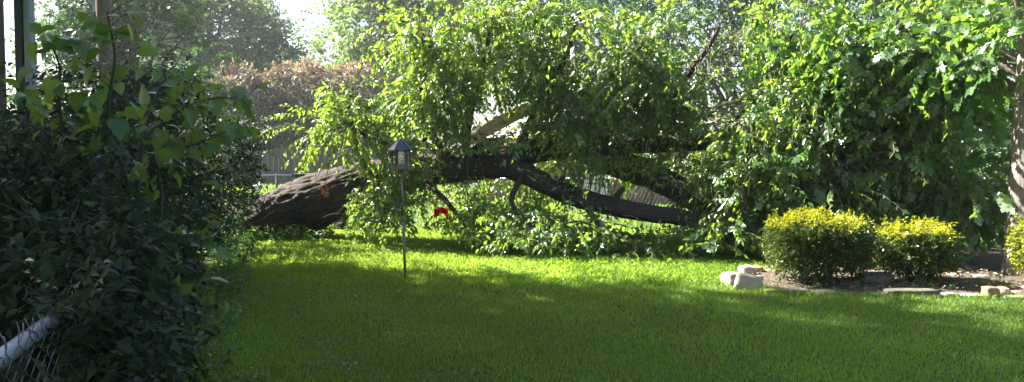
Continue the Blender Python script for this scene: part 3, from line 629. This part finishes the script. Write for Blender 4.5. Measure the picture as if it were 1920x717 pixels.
# ------------------------------------------------------------------ clipped hedges
def hedge(label, c, r, n, gold_side=0.0, singles=60):
    c = Vector(c); root = thing('clipped_hedge', (c.x, c.y, 0), label, 'hedge', 'clipped golden topped hedges in the stone edged bed'); A = []
    for q in range(9):
        s = np.array([c.x + random.uniform(-.5, .5) * r[0], c.y + random.uniform(-.4, .4) * r[1], -.03]); t = np.array([c.x + random.uniform(-.8, .8) * r[0], c.y + random.uniform(-.7, .7) * r[1], r[2] * random.uniform(.6, .92)])
        lp, lr = smooth_path([s, (s + t) / 2 + RNG.normal(size=3) * .04, t], [.017, .012, .004], 9); tube('stem', lp, lr, 6, M['twig'], root); A.append(lp)
    # a rounded box shell of leaves
    m = n * 4; q = RNG.uniform(-1, 1, (m, 3)); pw = (np.abs(q) ** 4).sum(1) ** .25
    q = q[(pw < 1)]; pw = pw[pw < 1]; keep = (pw > .62) | (RNG.random(len(pw)) < .25); q = q[keep][:n]
    p = np.stack([c.x + q[:, 0] * r[0], c.y + q[:, 1] * r[1], .13 + (q[:, 2] * .5 + .5) * (r[2] - .13)], 1)
    wob = .05 * np.sin(p[:, 0] * 7 + p[:, 1] * 5) + .04 * np.sin(p[:, 0] * 13 + 2); p[:, 2] += wob * (p[:, 2] / r[2])
    thin = RNG.random(len(p)) < np.clip((p[:, 2] - .05) / (r[2] * .55), .25, 1); p = p[thin]
    out = unit(np.stack([(p[:, 0] - c.x) / r[0], (p[:, 1] - c.y) / r[1], (p[:, 2] / r[2] - .4) * 1.6], 1) + RNG.normal(size=p.shape) * .5)
    S, pt = sprays(p, out, .10 * RNG.uniform(.6, 1.5, len(p)), 6, .1, .056, .0, .6)
    w = RNG.uniform(-1, 1, (46, 2)); sp = np.stack([c.x + w[:, 0] * r[0] * .95, c.y + w[:, 1] * r[1] * .95, np.full(46, r[2] * .93)], 1)
    S2, pt2 = sprays(sp, RNG.normal(size=(46, 3)) * .35 + [0, 0, 1], RNG.uniform(.10, .24, 46), 8, .08, .05, .0, .5); S = cat(S, S2)
    top = S['pos'][:, 2] > r[2] * (.91 + .05 * np.sin(S['pos'][:, 0] * 9)) - gold_side * (c.x - S['pos'][:, 0] + r[0]) * .0 + RNG.normal(size=len(S['pos'])) * .03
    if gold_side: top |= RNG.random(len(top)) < gold_side
    foliage('foliage', take(S, ~top), OVATE, 'ovate', M['privet'], root, singles)
    G_ = take(S, top); o = foliage('new_growth', G_, OVATE, 'ovate', M['gold'], root, singles)
    tubes_joined('twig', [q for q in pt[RNG.random(len(pt)) < .25]] + connect(p, np.vstack(A), .12), [np.linspace(.005, .0025, 4)] * int(0) or [np.linspace(.005, .0025, len(z)) for z in []], 4, M['twig'], root)
    tw = connect(p, np.vstack(A), .15); tubes_joined('twig', tw, [np.linspace(.006, .003, len(z)) for z in tw], 4, M['twig'], root)
    return root
hedge('widest clipped hedge with a golden top, nearest the cream stone blocks', (3.90, 10.15, 0), (.56, .45, .82), 3200)
hedge('middle clipped hedge, golden top over dark green sides, behind the longest dark stone', (5.16, 10.15, 0), (.38, .36, .70), 2000)
hedge('bright golden hedge before the pale trunk, cut by the photo edge', (6.84, 9.95, 0), (.46, .36, .76), 2000, .6)

# ------------------------------------------------------------------ stones
def stone(px0, px1, y0, y1, mat, label, name='edging_stone', boxy=.5, depth=None, seed=0, group=None, yaw=0.0, tilt=0.0, lift=0.0, cat_='stone'):
    g = G((px0 + px1) / 2, y1 - 1); d = g.y + .06; sx = (px1 - px0) / F * d; sz = (y1 - y0) / F * d * .92; sy = depth or sx * .7
    bm = bmesh.new(); bmesh.ops.create_cube(bm, size=2); bmesh.ops.subdivide_edges(bm, edges=bm.edges[:], cuts=5, use_grid_fill=True)
    for v in bm.verts:
        s = v.co.normalized(); v.co = v.co * boxy + s * (1 - boxy) * 1.15
        nn = noise.noise(v.co * 1.3 + Vector((seed, 0, 0))) * .20 + noise.noise(v.co * 3.5 + Vector((0, seed, 0))) * .09
        v.co *= 1 + nn * .8
    mx = [max(abs(v.co[i]) for v in bm.verts) for i in range(3)]
    for v in bm.verts: v.co = Vector((v.co.x / mx[0] * sx / 2, v.co.y / mx[1] * sy / 2, v.co.z / mx[2] * sz * .6))
    bmesh.ops.rotate(bm, cent=(0, 0, 0), matrix=Matrix.Rotation(tilt, 3, 'Y') @ Matrix.Rotation(yaw, 3, 'Z'), verts=bm.verts)
    zmin = min(v.co.z for v in bm.verts); bmesh.ops.translate(bm, vec=(0, 0, -zmin - .035), verts=bm.verts)
    o = bm_obj(name, bm, M[mat], None, True); o.location = (g.x, g.y + sy * .3, lift)
    return tag(o, label, cat_, group)
B = 'stones edging the flower bed'
stone(1359, 1398, 511, 537, 'limestone', 'cream stone block at the left tip of the flower bed', 'edging_block', .85, .26, 1, B, .3)
stone(1380, 1432, 516, 546, 'limestone', 'long squared cream block lying in front of the other pale stones', 'edging_block', .93, .17, 2, B, -.25, .16)
stone(1388, 1418, 497, 520, 'limestone', 'rounded white boulder behind the long cream block', 'boulder', .45, .24, 3, B)
stone(1412, 1433, 497, 514, 'brownrock', 'small brown rock beside the white boulder', 'rock', .4, .16, 4, B)
stone(1436, 1460, 503, 513, 'limestone', 'small pale stone behind the bed, next to the widest hedge', 'rock', .5, .14, 5, B)
stone(1433, 1464, 539, 553, 'mossstone', 'yellow mossy stone beside the long cream block', boxy=.6, depth=.14, seed=6, group=B)
stone(1465, 1524, 539, 554, 'greystone', 'flat mauve grey stone at the front of the bed next to the mossy one', boxy=.7, depth=.2, seed=7, group=B)
stone(1528, 1577, 542, 557, 'darkstone', 'dark rounded stone between the mauve grey stone and a pale pebble', boxy=.4, depth=.2, seed=8, group=B)
stone(1562, 1578, 546, 555, 'limestone', 'little pale pebble beside the dark rounded stone', 'pebble', .4, .09, 9, B)
stone(1579, 1655, 550, 558, 'greystone', 'thin low grey stone half sunk in the grass', boxy=.8, depth=.15, seed=10, group=B)
stone(1657, 1767, 540, 559, 'darkstone', 'longest edging stone, dark and mossy, in front of the middle hedge', boxy=.85, depth=.22, seed=11, group=B)
stone(1768, 1800, 547, 559, 'greystone', 'short grey stone right after the longest dark edging stone', boxy=.85, depth=.16, seed=12, group=B)
stone(1802, 1852, 550, 559, 'limestone', 'thin pale slab beside the rough brown rock', boxy=.88, depth=.18, seed=13, group=B)
stone(1847, 1876, 536, 560, 'brownrock', 'rough brown rock standing on the pale edging by the right end', 'rock', .6, .16, 14, B)
stone(1869, 1898, 536, 555, 'tanrock', 'smooth rounded tan rock touching the rough brown rock', 'rock', .3, .18, 15, B)
stone(1880, 1935, 553, 562, 'limestone', 'pale slab at the right edge of the photo under the tan rock', boxy=.88, depth=.16, seed=16, group=B)
stone(1901, 1918, 542, 553, 'pinkstone', 'small pink stone at the right end of the edging', 'rock', .4, .12, 17, B)
stone(1608, 1684, 511, 536, 'darkstone', 'big brown stone inside the bed between the two golden topped hedges', 'boulder', .55, .3, 18, B)
stone(1784, 1806, 510, 524, 'greystone', 'grey stone at the back of the bed beside the middle hedge', 'rock', .5, .2, 19, B)
stone(1826, 1860, 513, 526, 'greystone', 'low flat stone at the back of the bed near the pale trunk', 'rock', .6, .2, 20, B)
T = 'stones by the fallen trunk'
stone(488, 514, 435, 449, 'greystone', 'largest pale stone at the lawn edge before the fallen trunk', 'rock', .6, .3, 21, T)
stone(516, 548, 441, 448, 'greystone', 'flat stone sunk in the grass before the fallen trunk', 'rock', .7, .3, 22, T)
stone(562, 604, 432, 441, 'greystone', 'long flat stone at the grass edge below the torn trunk', 'rock', .7, .3, 23, T)
stone(452, 486, 442, 450, 'darkstone', 'dark stone under the shrub by the trunk base', 'rock', .6, .3, 24, T)
stone(612, 650, 402, 424, 'limestone', 'white rounded rock half hidden by leaves below the fallen trunk', 'rock', .4, .3, 25, T)
for k, (x0, x1) in enumerate(((798, 812), (813, 829), (866, 880), (882, 894))):
    stone(x0, x1, 371, 381, 'pinkstone', ('pink brick seen through the leaves left of the red cloth', 'pink brick seen through the leaves just above the red cloth', 'pinkish brick in the gap of leaves beyond the red cloth', 'pinkish brick farthest from the feeder in the leaf gap')[k], 'garden_brick', .95, .3, 30 + k, 'bricks in the far yard', cat_='brick')
# dry leaves on the soil
n = 900; x = RNG.uniform(3.0, 8, n); y = RNG.uniform(9.4, 11.5, n); k = in_poly(x, y, BED); x, y = x[k], y[k]
S = dict(pos=np.stack([x, y, np.full(len(x), .075)], 1), axis=RNG.normal(size=(len(x), 3)) * [1, 1, .25], nrm=RNG.normal(size=(len(x), 3)) * .4 + [0, 0, 1], size=RNG.uniform(.03, .075, len(x)))
tag(leaves_mesh('leaf_litter', S, OVATE, M['dry'], None), 'dry brown leaves scattered on the soil of the bed', 'leaves')
n = 70; x = RNG.uniform(3.2, 7.2, n); y = RNG.uniform(9.5, 9.8, n)
S, pt = sprays(np.stack([x, y, np.full(n, .03)], 1), np.stack([RNG.normal(size=n) * .5, RNG.normal(size=n) * .4, np.ones(n)], 1), RNG.uniform(.06, .2, n), 7, .2, .05, .0, .5)
tag(leaves_mesh('bed_weeds', S, SLIM, M['weed'], None), 'small weeds sprouting between the stones of the bed', 'weeds')

q = scatter(4.8, 14, 110); g = blades(0, q, .040, .006, 'dry_grass', M['dry'], 1.6)
tag(g, 'dead straw coloured blades mixed into the lawn', 'grass', kind='stuff')
ex, ey = [], []
for a, b in zip(BED[:3], BED[1:4]):
    t = RNG.random(750); ex.append(a.x + (b.x - a.x) * t); ey.append(a.y + (b.y - a.y) * t - np.abs(RNG.normal(size=750)) * .09 - .06)
t = RNG.uniform(0, 6.28, 260); ex.append(fb.x + np.cos(t) * RNG.uniform(.01, .12, 260)); ey.append(fb.y + np.sin(t) * RNG.uniform(.01, .12, 260))
g = blades(0, (np.concatenate(ex), np.concatenate(ey)), .070, .006, 'edge_grass', M['grass'], .9)
tag(g, 'longer uncut grass along the edging stones and round the feeder pole', 'grass', kind='stuff')
n = 260; x = RNG.uniform(-4, 5, n); y = 8.5 + 5.5 * RNG.random(n) ** .6; k = ~in_poly(x, y, BED); x, y = x[k], y[k]
S = dict(pos=np.stack([x, y, RNG.uniform(.02, .05, len(x))], 1), axis=RNG.normal(size=(len(x), 3)) * [1, 1, .3], nrm=RNG.normal(size=(len(x), 3)) * .5 + [0, 0, 1], size=RNG.uniform(.05, .10, len(x)))
tag(leaves_mesh('torn_leaves', S, OVATE, M['ash'], None), 'torn green leaves scattered on the lawn before the fallen tree', 'leaves')
n = 2600; cx_ = RNG.uniform(-3, 6, 60); cy_ = RNG.uniform(5.2, 13, 60); k = RNG.integers(0, 60, n); x = cx_[k] + RNG.normal(size=n) * .16; y = cy_[k] + RNG.normal(size=n) * .16
k = ~in_poly(x, y, BED); x, y = x[k], y[k]
S = dict(pos=np.stack([x, y, RNG.uniform(.03, .055, len(x))], 1), axis=RNG.normal(size=(len(x), 3)) * [1, 1, .15], nrm=RNG.normal(size=(len(x), 3)) * .35 + [0, 0, 1], size=RNG.uniform(.016, .032, len(x)))
tag(leaves_mesh('clover', S, HEART, M['weed'], None), 'small patches of clover leaves in the shaded lawn', 'clover')

# ------------------------------------------------------------------ things seen past the fallen tree
# far chain link fence
ff = thing('far_chain_link_fence', (-7, 22, 0), 'low chain-link fence beyond the fallen trunk, crossing the far yard', 'fence')
tube('top_rail', [(-13.5, 22, 1.08), (-2.6, 22, 1.08)], [.022, .022], 10, M['galv'], ff)
for x in (P(518, 330, 22).x, P(518, 330, 22).x - 3, P(518, 330, 22).x - 6, P(518, 330, 22).x + 3): tube('post', [(x, 22.04, -.05), (x, 22.04, 1.12)], [.032, .032], 10, M['twig_dark'], ff)
W = []
for k in range(110):
    x0 = -13.4 + k * .10
    for s in (1, -1): W.append(np.array([(x0 + s * .52 * t, 21.96, .02 + 1.04 * t) for t in (0, 1)]))
tubes_joined('wire', W, [np.full(2, .0022)] * len(W), 3, M['wire'], ff)
ff2 = thing('house_chain_link_fence', (5, 20, 0), 'chain-link fence in front of the brown house behind the fallen limbs', 'fence')
tube('top_rail', [(-.5, 20, 1.05), (9.5, 20, 1.05)], [.022, .022], 10, M['galv'], ff2)
for x in (-.4, 2.4, 5.2, 8.0): tube('post', [(x, 20.05, -.05), (x, 20.05, 1.1)], [.03, .03], 10, M['twig_dark'], ff2)
W = []
for k in range(95):
    for s in (1, -1): W.append(np.array([(-.3 + k * .10 + s * .5 * t, 19.96, .02 + 1.0 * t) for t in (0, 1)]))
tubes_joined('wire', W, [np.full(2, .0024)] * len(W), 3, M['wire'], ff2)
# wooden privacy fence
pf = thing('privacy_fence', (-10, 45, 0), 'weathered grey board fence at the far end of the neighbouring yard', 'fence')
xk = -24.0; k = 0; bmeshd = None
while xk < 6:
    o = box('board', (xk, 45 + (.012 if k % 2 else 0), 1.0 + random.uniform(-.02, .02)), (.142, .02, 2.0), M['fence_wood'], pf) ; xk += .150; k += 1
for z in (.5, 1.5): box('rail', (-9, 45.065, z), (30, .07, .09), M['fence_wood'], pf)
# house with hipped roof behind the crown
hs = thing('neighbour_house', (4.5, 30, 0), 'low brown house with white siding and pale tan roof behind the fallen crown', 'house')
box('wall', (4.6, 30.0, 1.1), (11.6, 5.6, 2.2), M['brick'], hs)
for k in range(13): box('siding_board', (P(1118, 350, 27).x, 27.17, .32 + k * .145), (.85, .03, .138), M['white'], hs, 0, .004)
for k in range(15):
    if k != 0: box('wall_board', (7.0, 27.175, .08 + k * .142), (6.6, .028, .135), M['brick'], hs, 0, .004)
    box('wall_board', (.9, 27.175, .08 + k * .142), (3.6, .028, .135), M['brick'], hs, 0, .004)
bm = bmesh.new(); z0, z1 = 2.2, 3.45
v = [bm.verts.new(p) for p in ((-1.6, 26.8, z0), (10.8, 26.8, z0), (10.8, 33.2, z0), (-1.6, 33.2, z0), (.2, 30, z1), (9.0, 30, z1))]
for q in ((0, 1, 5, 4), (1, 2, 5), (2, 3, 4, 5), (3, 0, 4), (0, 3, 2, 1)): bm.faces.new([v[i] for i in q])
roof = bm_obj('roof', bm, M['shingle'], hs)
for k in range(16):                                            # courses of shingles on the slope towards the garden
    t = (k + .5) / 16; y = 26.8 + 3.2 * t; z = z0 + (z1 - z0) * t
    bm = bmesh.new(); bmesh.ops.create_cube(bm, size=1); bmesh.ops.scale(bm, vec=((12.4 - 3.6 * t) - .1, .225, .012), verts=bm.verts)
    bmesh.ops.rotate(bm, cent=(0, 0, 0), matrix=Matrix.Rotation(math.atan2(z1 - z0, 3.2) - .03, 3, 'X'), verts=bm.verts); bmesh.ops.translate(bm, vec=(4.6, y, z + .012), verts=bm.verts)
    bm_obj('shingle_course', bm, M['shingle'], roof)
# black wheeled bin
wb = Vector((P(585, 330, 19).x, 19, 0)); bn = thing('wheeled_bin', wb, 'black wheeled bin standing just behind the fallen trunk', 'bin')
bm = bmesh.new(); lo = [bm.verts.new(wb + Vector((x * .24, y * .26, .06))) for x, y in ((-1, -1), (1, -1), (1, 1), (-1, 1))]; hi = [bm.verts.new(wb + Vector((x * .34, y * .40, 1.12))) for x, y in ((-1, -1), (1, -1), (1, 1), (-1, 1))]
for i in range(4): bm.faces.new((lo[i], lo[(i + 1) % 4], hi[(i + 1) % 4], hi[i]))
bm.faces.new(lo[::-1]); bm.faces.new(hi); bmesh.ops.bevel(bm, geom=bm.edges[:], offset=.03, segments=3, affect='EDGES')
bm_obj('body', bm, M['black'], bn)
box('lid', wb + Vector((0, 0, 1.165)), (.74, .86, .07), M['black'], bn, 0, .025)
for s in (-1, 1): tube('wheel', [wb + Vector((s * .27, .30, .11)), wb + Vector((s * .33, .30, .11))], [.11, .11], 20, M['black'], bn)
tube('handle', [wb + Vector((-.25, .46, 1.1)), wb + Vector((.25, .46, 1.1))], [.02, .02], 8, M['black'], bn)
# blue drum
db = Vector((P(722, 375, 22.5).x, 22.5, 0)); dr = thing('blue_drum', db, 'dark blue drum half hidden by hanging leaves beside the feeder pole', 'drum')
tube('body', [db + Vector((0, 0, z)) for z in (0, .02, .2, .22, .24, .42, .44, .46, .62, .64)], [.20, .22, .22, .23, .22, .22, .23, .22, .22, .20], 28, M['blue'], dr)
tube('lid', [db + Vector((0, 0, .64)), db + Vector((0, 0, .67))], [.225, .215], 28, M['blue'], dr)
# white goose figure on the far grass
gb = Vector((P(482, 350, 33).x, 33, 0)); gs = thing('bird_figure', gb, 'small white bird figure on the far grass beside the dense shrub', 'garden figure')
bpath, brad = smooth_path([gb + Vector(p) for p in ((-.24, 0, .36), (-.16, 0, .30), (0, 0, .27), (.12, 0, .34), (.15, 0, .46), (.15, 0, .56), (.17, 0, .62), (.23, 0, .63))], [.015, .09, .15, .12, .065, .05, .06, .03], 40)
tube('body', bpath, brad, 20, M['statue'], gs)
tube('beak', [gb + Vector((.21, 0, .63)), gb + Vector((.30, 0, .61))], [.025, .006], 8, M['beak'], gs)
for s in (-1, 1):
    tube('leg', [gb + Vector((0, s * .05, 0)), gb + Vector((0, s * .05, .2))], [.02, .02], 8, M['beak'], gs)
    wp, wr = smooth_path([gb + Vector(p) for p in ((.08, s * .12, .32), (-.06, s * .15, .31), (-.24, s * .10, .33))], [.02, .07, .01], 12); tube('wing', wp, wr, 10, M['statue'], gs)
box('base', gb + Vector((0, 0, .015)), (.3, .22, .03), M['statue'], gs, 0, .008)
# red cloth caught on a twig
bm = bmesh.new(); rc = P(827, 398, 13.0); n_ = 14; vs = []
for i in range(n_ + 1):
    row = []
    for j in range(9):
        u, w = i / n_ * 2 - 1, j / 8
        row.append(bm.verts.new(rc + Vector((u * .115 * (1 - .2 * w * (1 - abs(u))), .03 * math.sin(u * 7 + w * 2) - .02 * w, .075 - .03 * abs(u) - w * (.07 + .10 * abs(u) ** 1.5 + .02 * math.sin(u * 9))))))
    vs.append(row)
for i in range(n_):
    for j in range(8): bm.faces.new((vs[i][j], vs[i + 1][j], vs[i + 1][j + 1], vs[i][j + 1]))
bmesh.ops.solidify(bm, geom=bm.faces[:], thickness=.004)
o = bm_obj('red_cloth', bm, M['red'], None, True); tag(o, 'bright red scrap of cloth caught in the leaves right of the feeder pole', 'cloth')
tube('twig', *smooth_path([P(905, 425, 14.0), P(862, 402, 13.4), rc + Vector((.03, 0, .072)), rc + Vector((-.10, 0, .075))], [.01, .008, .006, .004], 16), 6, M['twig'], fallen)

# ------------------------------------------------------------------ poles at the upper left
def pole(name, label, px0, px1, d, h, mat, cat_='pole', square=False):
    x0, x1 = P(px0, 100, d).x, P(px1, 100, d).x; c = Vector(((x0 + x1) / 2, d, 0)); r = (x1 - x0) / 2
    root = thing(name, c, label, cat_)
    if square:
        box('shaft', c + Vector((0, 0, h / 2 - .15)), (2 * r, 2 * r, h + .3), M[mat], root, 0, .008); box('cap', c + Vector((0, 0, h + .02)), (2 * r + .03, 2 * r + .03, .04), M[mat], root, 0, .008)
    else:
        tube('shaft', [c + Vector((0, 0, z)) for z in np.linspace(-.3, h, 8)], [r * (1.05 - .012 * k) for k in range(8)], 24, M[mat], root, lump=.04 if 'wood' in mat else 0)
        tube('cap', [c + Vector((0, 0, h - .02)), c + Vector((0, 0, h + .05))], [r * 1.1, r * 1.05], 24, M[mat], root)
    return root, c, r
pole('wooden_post', 'brown wooden post at the left edge of the photo', -14, 8, 12.5, 5.0, 'pole_wood', 'post')
pole('square_post', 'dark square post touching the shiny steel pipe', 32, 46, 12.4, 4.8, 'post_dark', 'post', True)
pole('steel_pipe_post', 'shiny grey steel pipe rising behind the shrub', 47, 66, 12.4, 5.2, 'steel', 'post')
up_, uc, ur = pole('utility_pole', 'dark wooden utility pole with a small grey box on its side', 183, 210, 17.0, 8.5, 'pole_wood', 'utility pole')
z = P(178, 42, 17).z; box('meter_box', (uc.x - ur - .055, 17.0, z), (.10, .14, .44), M['galv'], up_, 0, .01)
box('bracket', (uc.x - ur - .01, 17.0, z + .1), (.05, .06, .03), M['galv'], up_); box('bracket', (uc.x - ur - .01, 17.0, z - .1), (.05, .06, .03), M['galv'], up_)
tube('conduit', [(uc.x - ur - .055, 17.0, z + .22), (uc.x - ur - .055, 17.0, z + 2.2)], [.02, .02], 8, M['galv'], up_)

# ------------------------------------------------------------------ trees and tall shrubs round the yard
# two big trees on the left outside the frame: they throw the shade over the near lawn
make_tree('shade_tree', 'tall tree beyond the left edge whose crown shades the near lawn', (-10.2, 8.9, 0), 18, [((.2, 0, 5.4), (3.2, 3.4, 2.2)), ((0, .3, 8.6), (3.6, 3.6, 2.6)), ((-.3, 0, 12), (3.4, 3.4, 2.6)), ((-.3, 0, 15.6), (3.0, 3.0, 2.4)), ((.3, -3.0, 7.5), (3.0, 2.5, 3.5))], M['dark'], .19, 4500, 12, .36, spray=.9)
make_tree('shade_tree', 'tall tree behind the wooden post at the upper left', (-13.6, 13.3, 0), 19, [((0, -.3, 6.0), (2.7, 2.6, 2.0)), ((-.2, -.2, 9.2), (3.1, 2.8, 2.6)), ((0, -.2, 12.6), (3.2, 2.8, 2.6)), ((.2, -.3, 16.4), (3.0, 2.8, 2.8))], M['dark'], .19, 3900, 12, .34, spray=.9)
make_tree('shade_tree', 'unseen tree added on the near left to darken the dark shrub', (-6.6, .6, 0), 10, [((.4, 0, 4.6), (2.6, 2.8, 1.4)), ((0, 0, 7), (3.0, 3.2, 2.0)), ((0, 0, 9.4), (2.2, 2.4, 1.4))], M['dark'], .21, 1700, 12, .28, spray=.9)  # added out of view: its crown blocks sky light over the near shrub
def px_tree(name, label, px, d, h, vols, mat, **kw):
    x = P(px, 290, d).x
    V = []
    for (vx, vy, rx, ry) in vols:
        c = P(vx, vy, d); V.append(((c.x - x, random.uniform(-.5, .5), c.z), (rx / F * d, max(rx, ry) / F * d * .8, ry / F * d)))
    return make_tree(name, label, (x, d, 0), h, V, mat, **kw)
BT = 'background trees'
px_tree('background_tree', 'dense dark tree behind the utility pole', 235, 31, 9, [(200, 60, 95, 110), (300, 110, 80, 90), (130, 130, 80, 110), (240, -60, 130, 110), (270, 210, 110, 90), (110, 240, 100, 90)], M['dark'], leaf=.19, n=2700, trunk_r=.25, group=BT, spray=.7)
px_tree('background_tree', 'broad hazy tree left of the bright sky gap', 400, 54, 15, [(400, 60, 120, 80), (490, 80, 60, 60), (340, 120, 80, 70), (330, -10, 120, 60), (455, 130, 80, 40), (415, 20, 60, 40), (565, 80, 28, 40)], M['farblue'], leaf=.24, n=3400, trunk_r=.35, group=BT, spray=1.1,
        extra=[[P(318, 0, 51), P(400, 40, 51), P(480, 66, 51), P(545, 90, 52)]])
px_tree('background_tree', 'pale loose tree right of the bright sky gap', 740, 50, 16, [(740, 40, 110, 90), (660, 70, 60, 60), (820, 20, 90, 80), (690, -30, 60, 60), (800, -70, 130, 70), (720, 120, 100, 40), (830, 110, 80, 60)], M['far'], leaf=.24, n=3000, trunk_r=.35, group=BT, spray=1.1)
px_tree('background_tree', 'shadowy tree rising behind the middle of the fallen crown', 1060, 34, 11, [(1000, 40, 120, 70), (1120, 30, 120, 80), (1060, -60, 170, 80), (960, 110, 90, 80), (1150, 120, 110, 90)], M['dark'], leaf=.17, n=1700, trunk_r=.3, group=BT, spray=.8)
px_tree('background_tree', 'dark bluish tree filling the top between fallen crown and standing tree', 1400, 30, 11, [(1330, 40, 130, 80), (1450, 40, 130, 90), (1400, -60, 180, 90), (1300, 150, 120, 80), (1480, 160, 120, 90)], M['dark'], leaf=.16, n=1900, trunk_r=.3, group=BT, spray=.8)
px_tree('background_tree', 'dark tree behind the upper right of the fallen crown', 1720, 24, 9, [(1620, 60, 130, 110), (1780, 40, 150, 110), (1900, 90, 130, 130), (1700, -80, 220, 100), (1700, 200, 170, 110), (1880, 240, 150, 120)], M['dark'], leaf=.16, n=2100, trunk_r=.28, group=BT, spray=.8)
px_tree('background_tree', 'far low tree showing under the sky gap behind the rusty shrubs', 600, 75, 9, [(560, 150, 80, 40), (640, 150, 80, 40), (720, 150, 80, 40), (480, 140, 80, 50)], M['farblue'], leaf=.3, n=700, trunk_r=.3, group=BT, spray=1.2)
# rusty topped tall shrubs beyond the board fence
def rusty(label, px, d, vols, n):
    c0 = P(px, 290, d); root = thing('rusty_shrub', (c0.x, d, 0), label, 'shrub', 'tall rusty topped shrubs beyond the board fence'); R_, G_, TW, A = [], [], [], []
    for vx, vy, rx, ry, m in vols:
        c = np.array(P(vx, vy, d)); r = np.array([rx / F * d, rx / F * d * .8, ry / F * d])
        for q in range(4):
            s = np.array([c[0] + random.uniform(-.5, .5), d + random.uniform(-.4, .4), -.05]); t = c + RNG.normal(size=3) * r * .4
            lp, lr = smooth_path([s, (s + t) / 2 + RNG.normal(size=3) * .15, t], [.07, .05, .015], 10); tube('stem', lp, lr, 6, M['bark_far'], root); A.append(lp)
        p0 = ball(m, c, r, .4); p0[:, 2] = np.maximum(p0[:, 2], .2)
        S, pt = sprays(p0, outward(p0, c, .35, .5), .6 * RNG.uniform(.6, 1.3, m), 12, .15, .17, .0, .5)
        zt = max(c[2] + r[2] * .35, 4.7); young = (S['pos'][:, 2] + RNG.normal(size=len(S['pos'])) * .5 > zt) & (RNG.random(len(S['pos'])) < .85)
        R_.append(take(S, young)); G_.append(take(S, ~young)); TW += connect(p0, np.vstack(A), .06)
    tubes_joined('twig', TW, [np.linspace(.02, .008, len(p)) for p in TW], 4, M['bark_far'], root)
    leaves_mesh('new_growth', cat(*R_), CARD, M['rust'], root); leaves_mesh('foliage', cat(*G_), CARD, M['rustgreen'], root)
rusty('rusty pink topped tall shrub nearest the left sapling', 450, 46.5, [(440, 170, 55, 40, 420), (480, 220, 60, 65, 620), (400, 230, 60, 60, 520)], 0)
rusty('rusty pink topped tall shrub in the middle below the sky gap', 570, 47, [(560, 165, 65, 45, 520), (600, 220, 70, 65, 680), (530, 230, 60, 60, 520)], 0)
rusty('rusty pink topped tall shrub partly behind the left edge of the fallen crown', 690, 46.5, [(670, 170, 65, 45, 520), (720, 215, 65, 70, 660), (660, 240, 60, 55, 480)], 0)
# dark understorey behind the right of the fallen crown
def under(label, base, vols):
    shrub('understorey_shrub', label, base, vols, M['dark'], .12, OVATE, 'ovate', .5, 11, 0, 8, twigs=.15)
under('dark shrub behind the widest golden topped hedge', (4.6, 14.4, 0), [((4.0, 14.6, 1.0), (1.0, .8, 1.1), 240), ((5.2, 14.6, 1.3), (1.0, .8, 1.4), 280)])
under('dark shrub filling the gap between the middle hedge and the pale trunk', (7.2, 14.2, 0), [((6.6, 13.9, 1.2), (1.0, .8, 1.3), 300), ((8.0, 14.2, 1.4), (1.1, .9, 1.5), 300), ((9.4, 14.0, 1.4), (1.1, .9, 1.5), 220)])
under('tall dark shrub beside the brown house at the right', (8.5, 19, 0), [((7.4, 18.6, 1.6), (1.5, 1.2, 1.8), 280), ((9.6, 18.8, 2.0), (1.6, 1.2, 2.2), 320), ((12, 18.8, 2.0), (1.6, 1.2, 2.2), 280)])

# ------------------------------------------------------------------ thin haze volume added to imitate veiling lens glare
bm = bmesh.new(); bmesh.ops.create_cube(bm, size=1); bmesh.ops.scale(bm, vec=(330, 290, 26), verts=bm.verts); bmesh.ops.translate(bm, vec=(0, 80, 12), verts=bm.verts)
hz, nt, b = node_mat('glare_haze'); nt.nodes.remove(b); pv = nt.nodes.new('ShaderNodeVolumePrincipled')
pv.inputs['Color'].default_value = (.92, .95, 1, 1); pv.inputs['Density'].default_value = 0.0008; pv.inputs['Anisotropy'].default_value = 0.35
nt.links.new(pv.outputs[0], nt.nodes['Material Output'].inputs['Volume'])
tag(bm_obj('haze', bm, hz), 'thin haze added through the garden to imitate veiling lens glare', 'haze', kind='stuff')
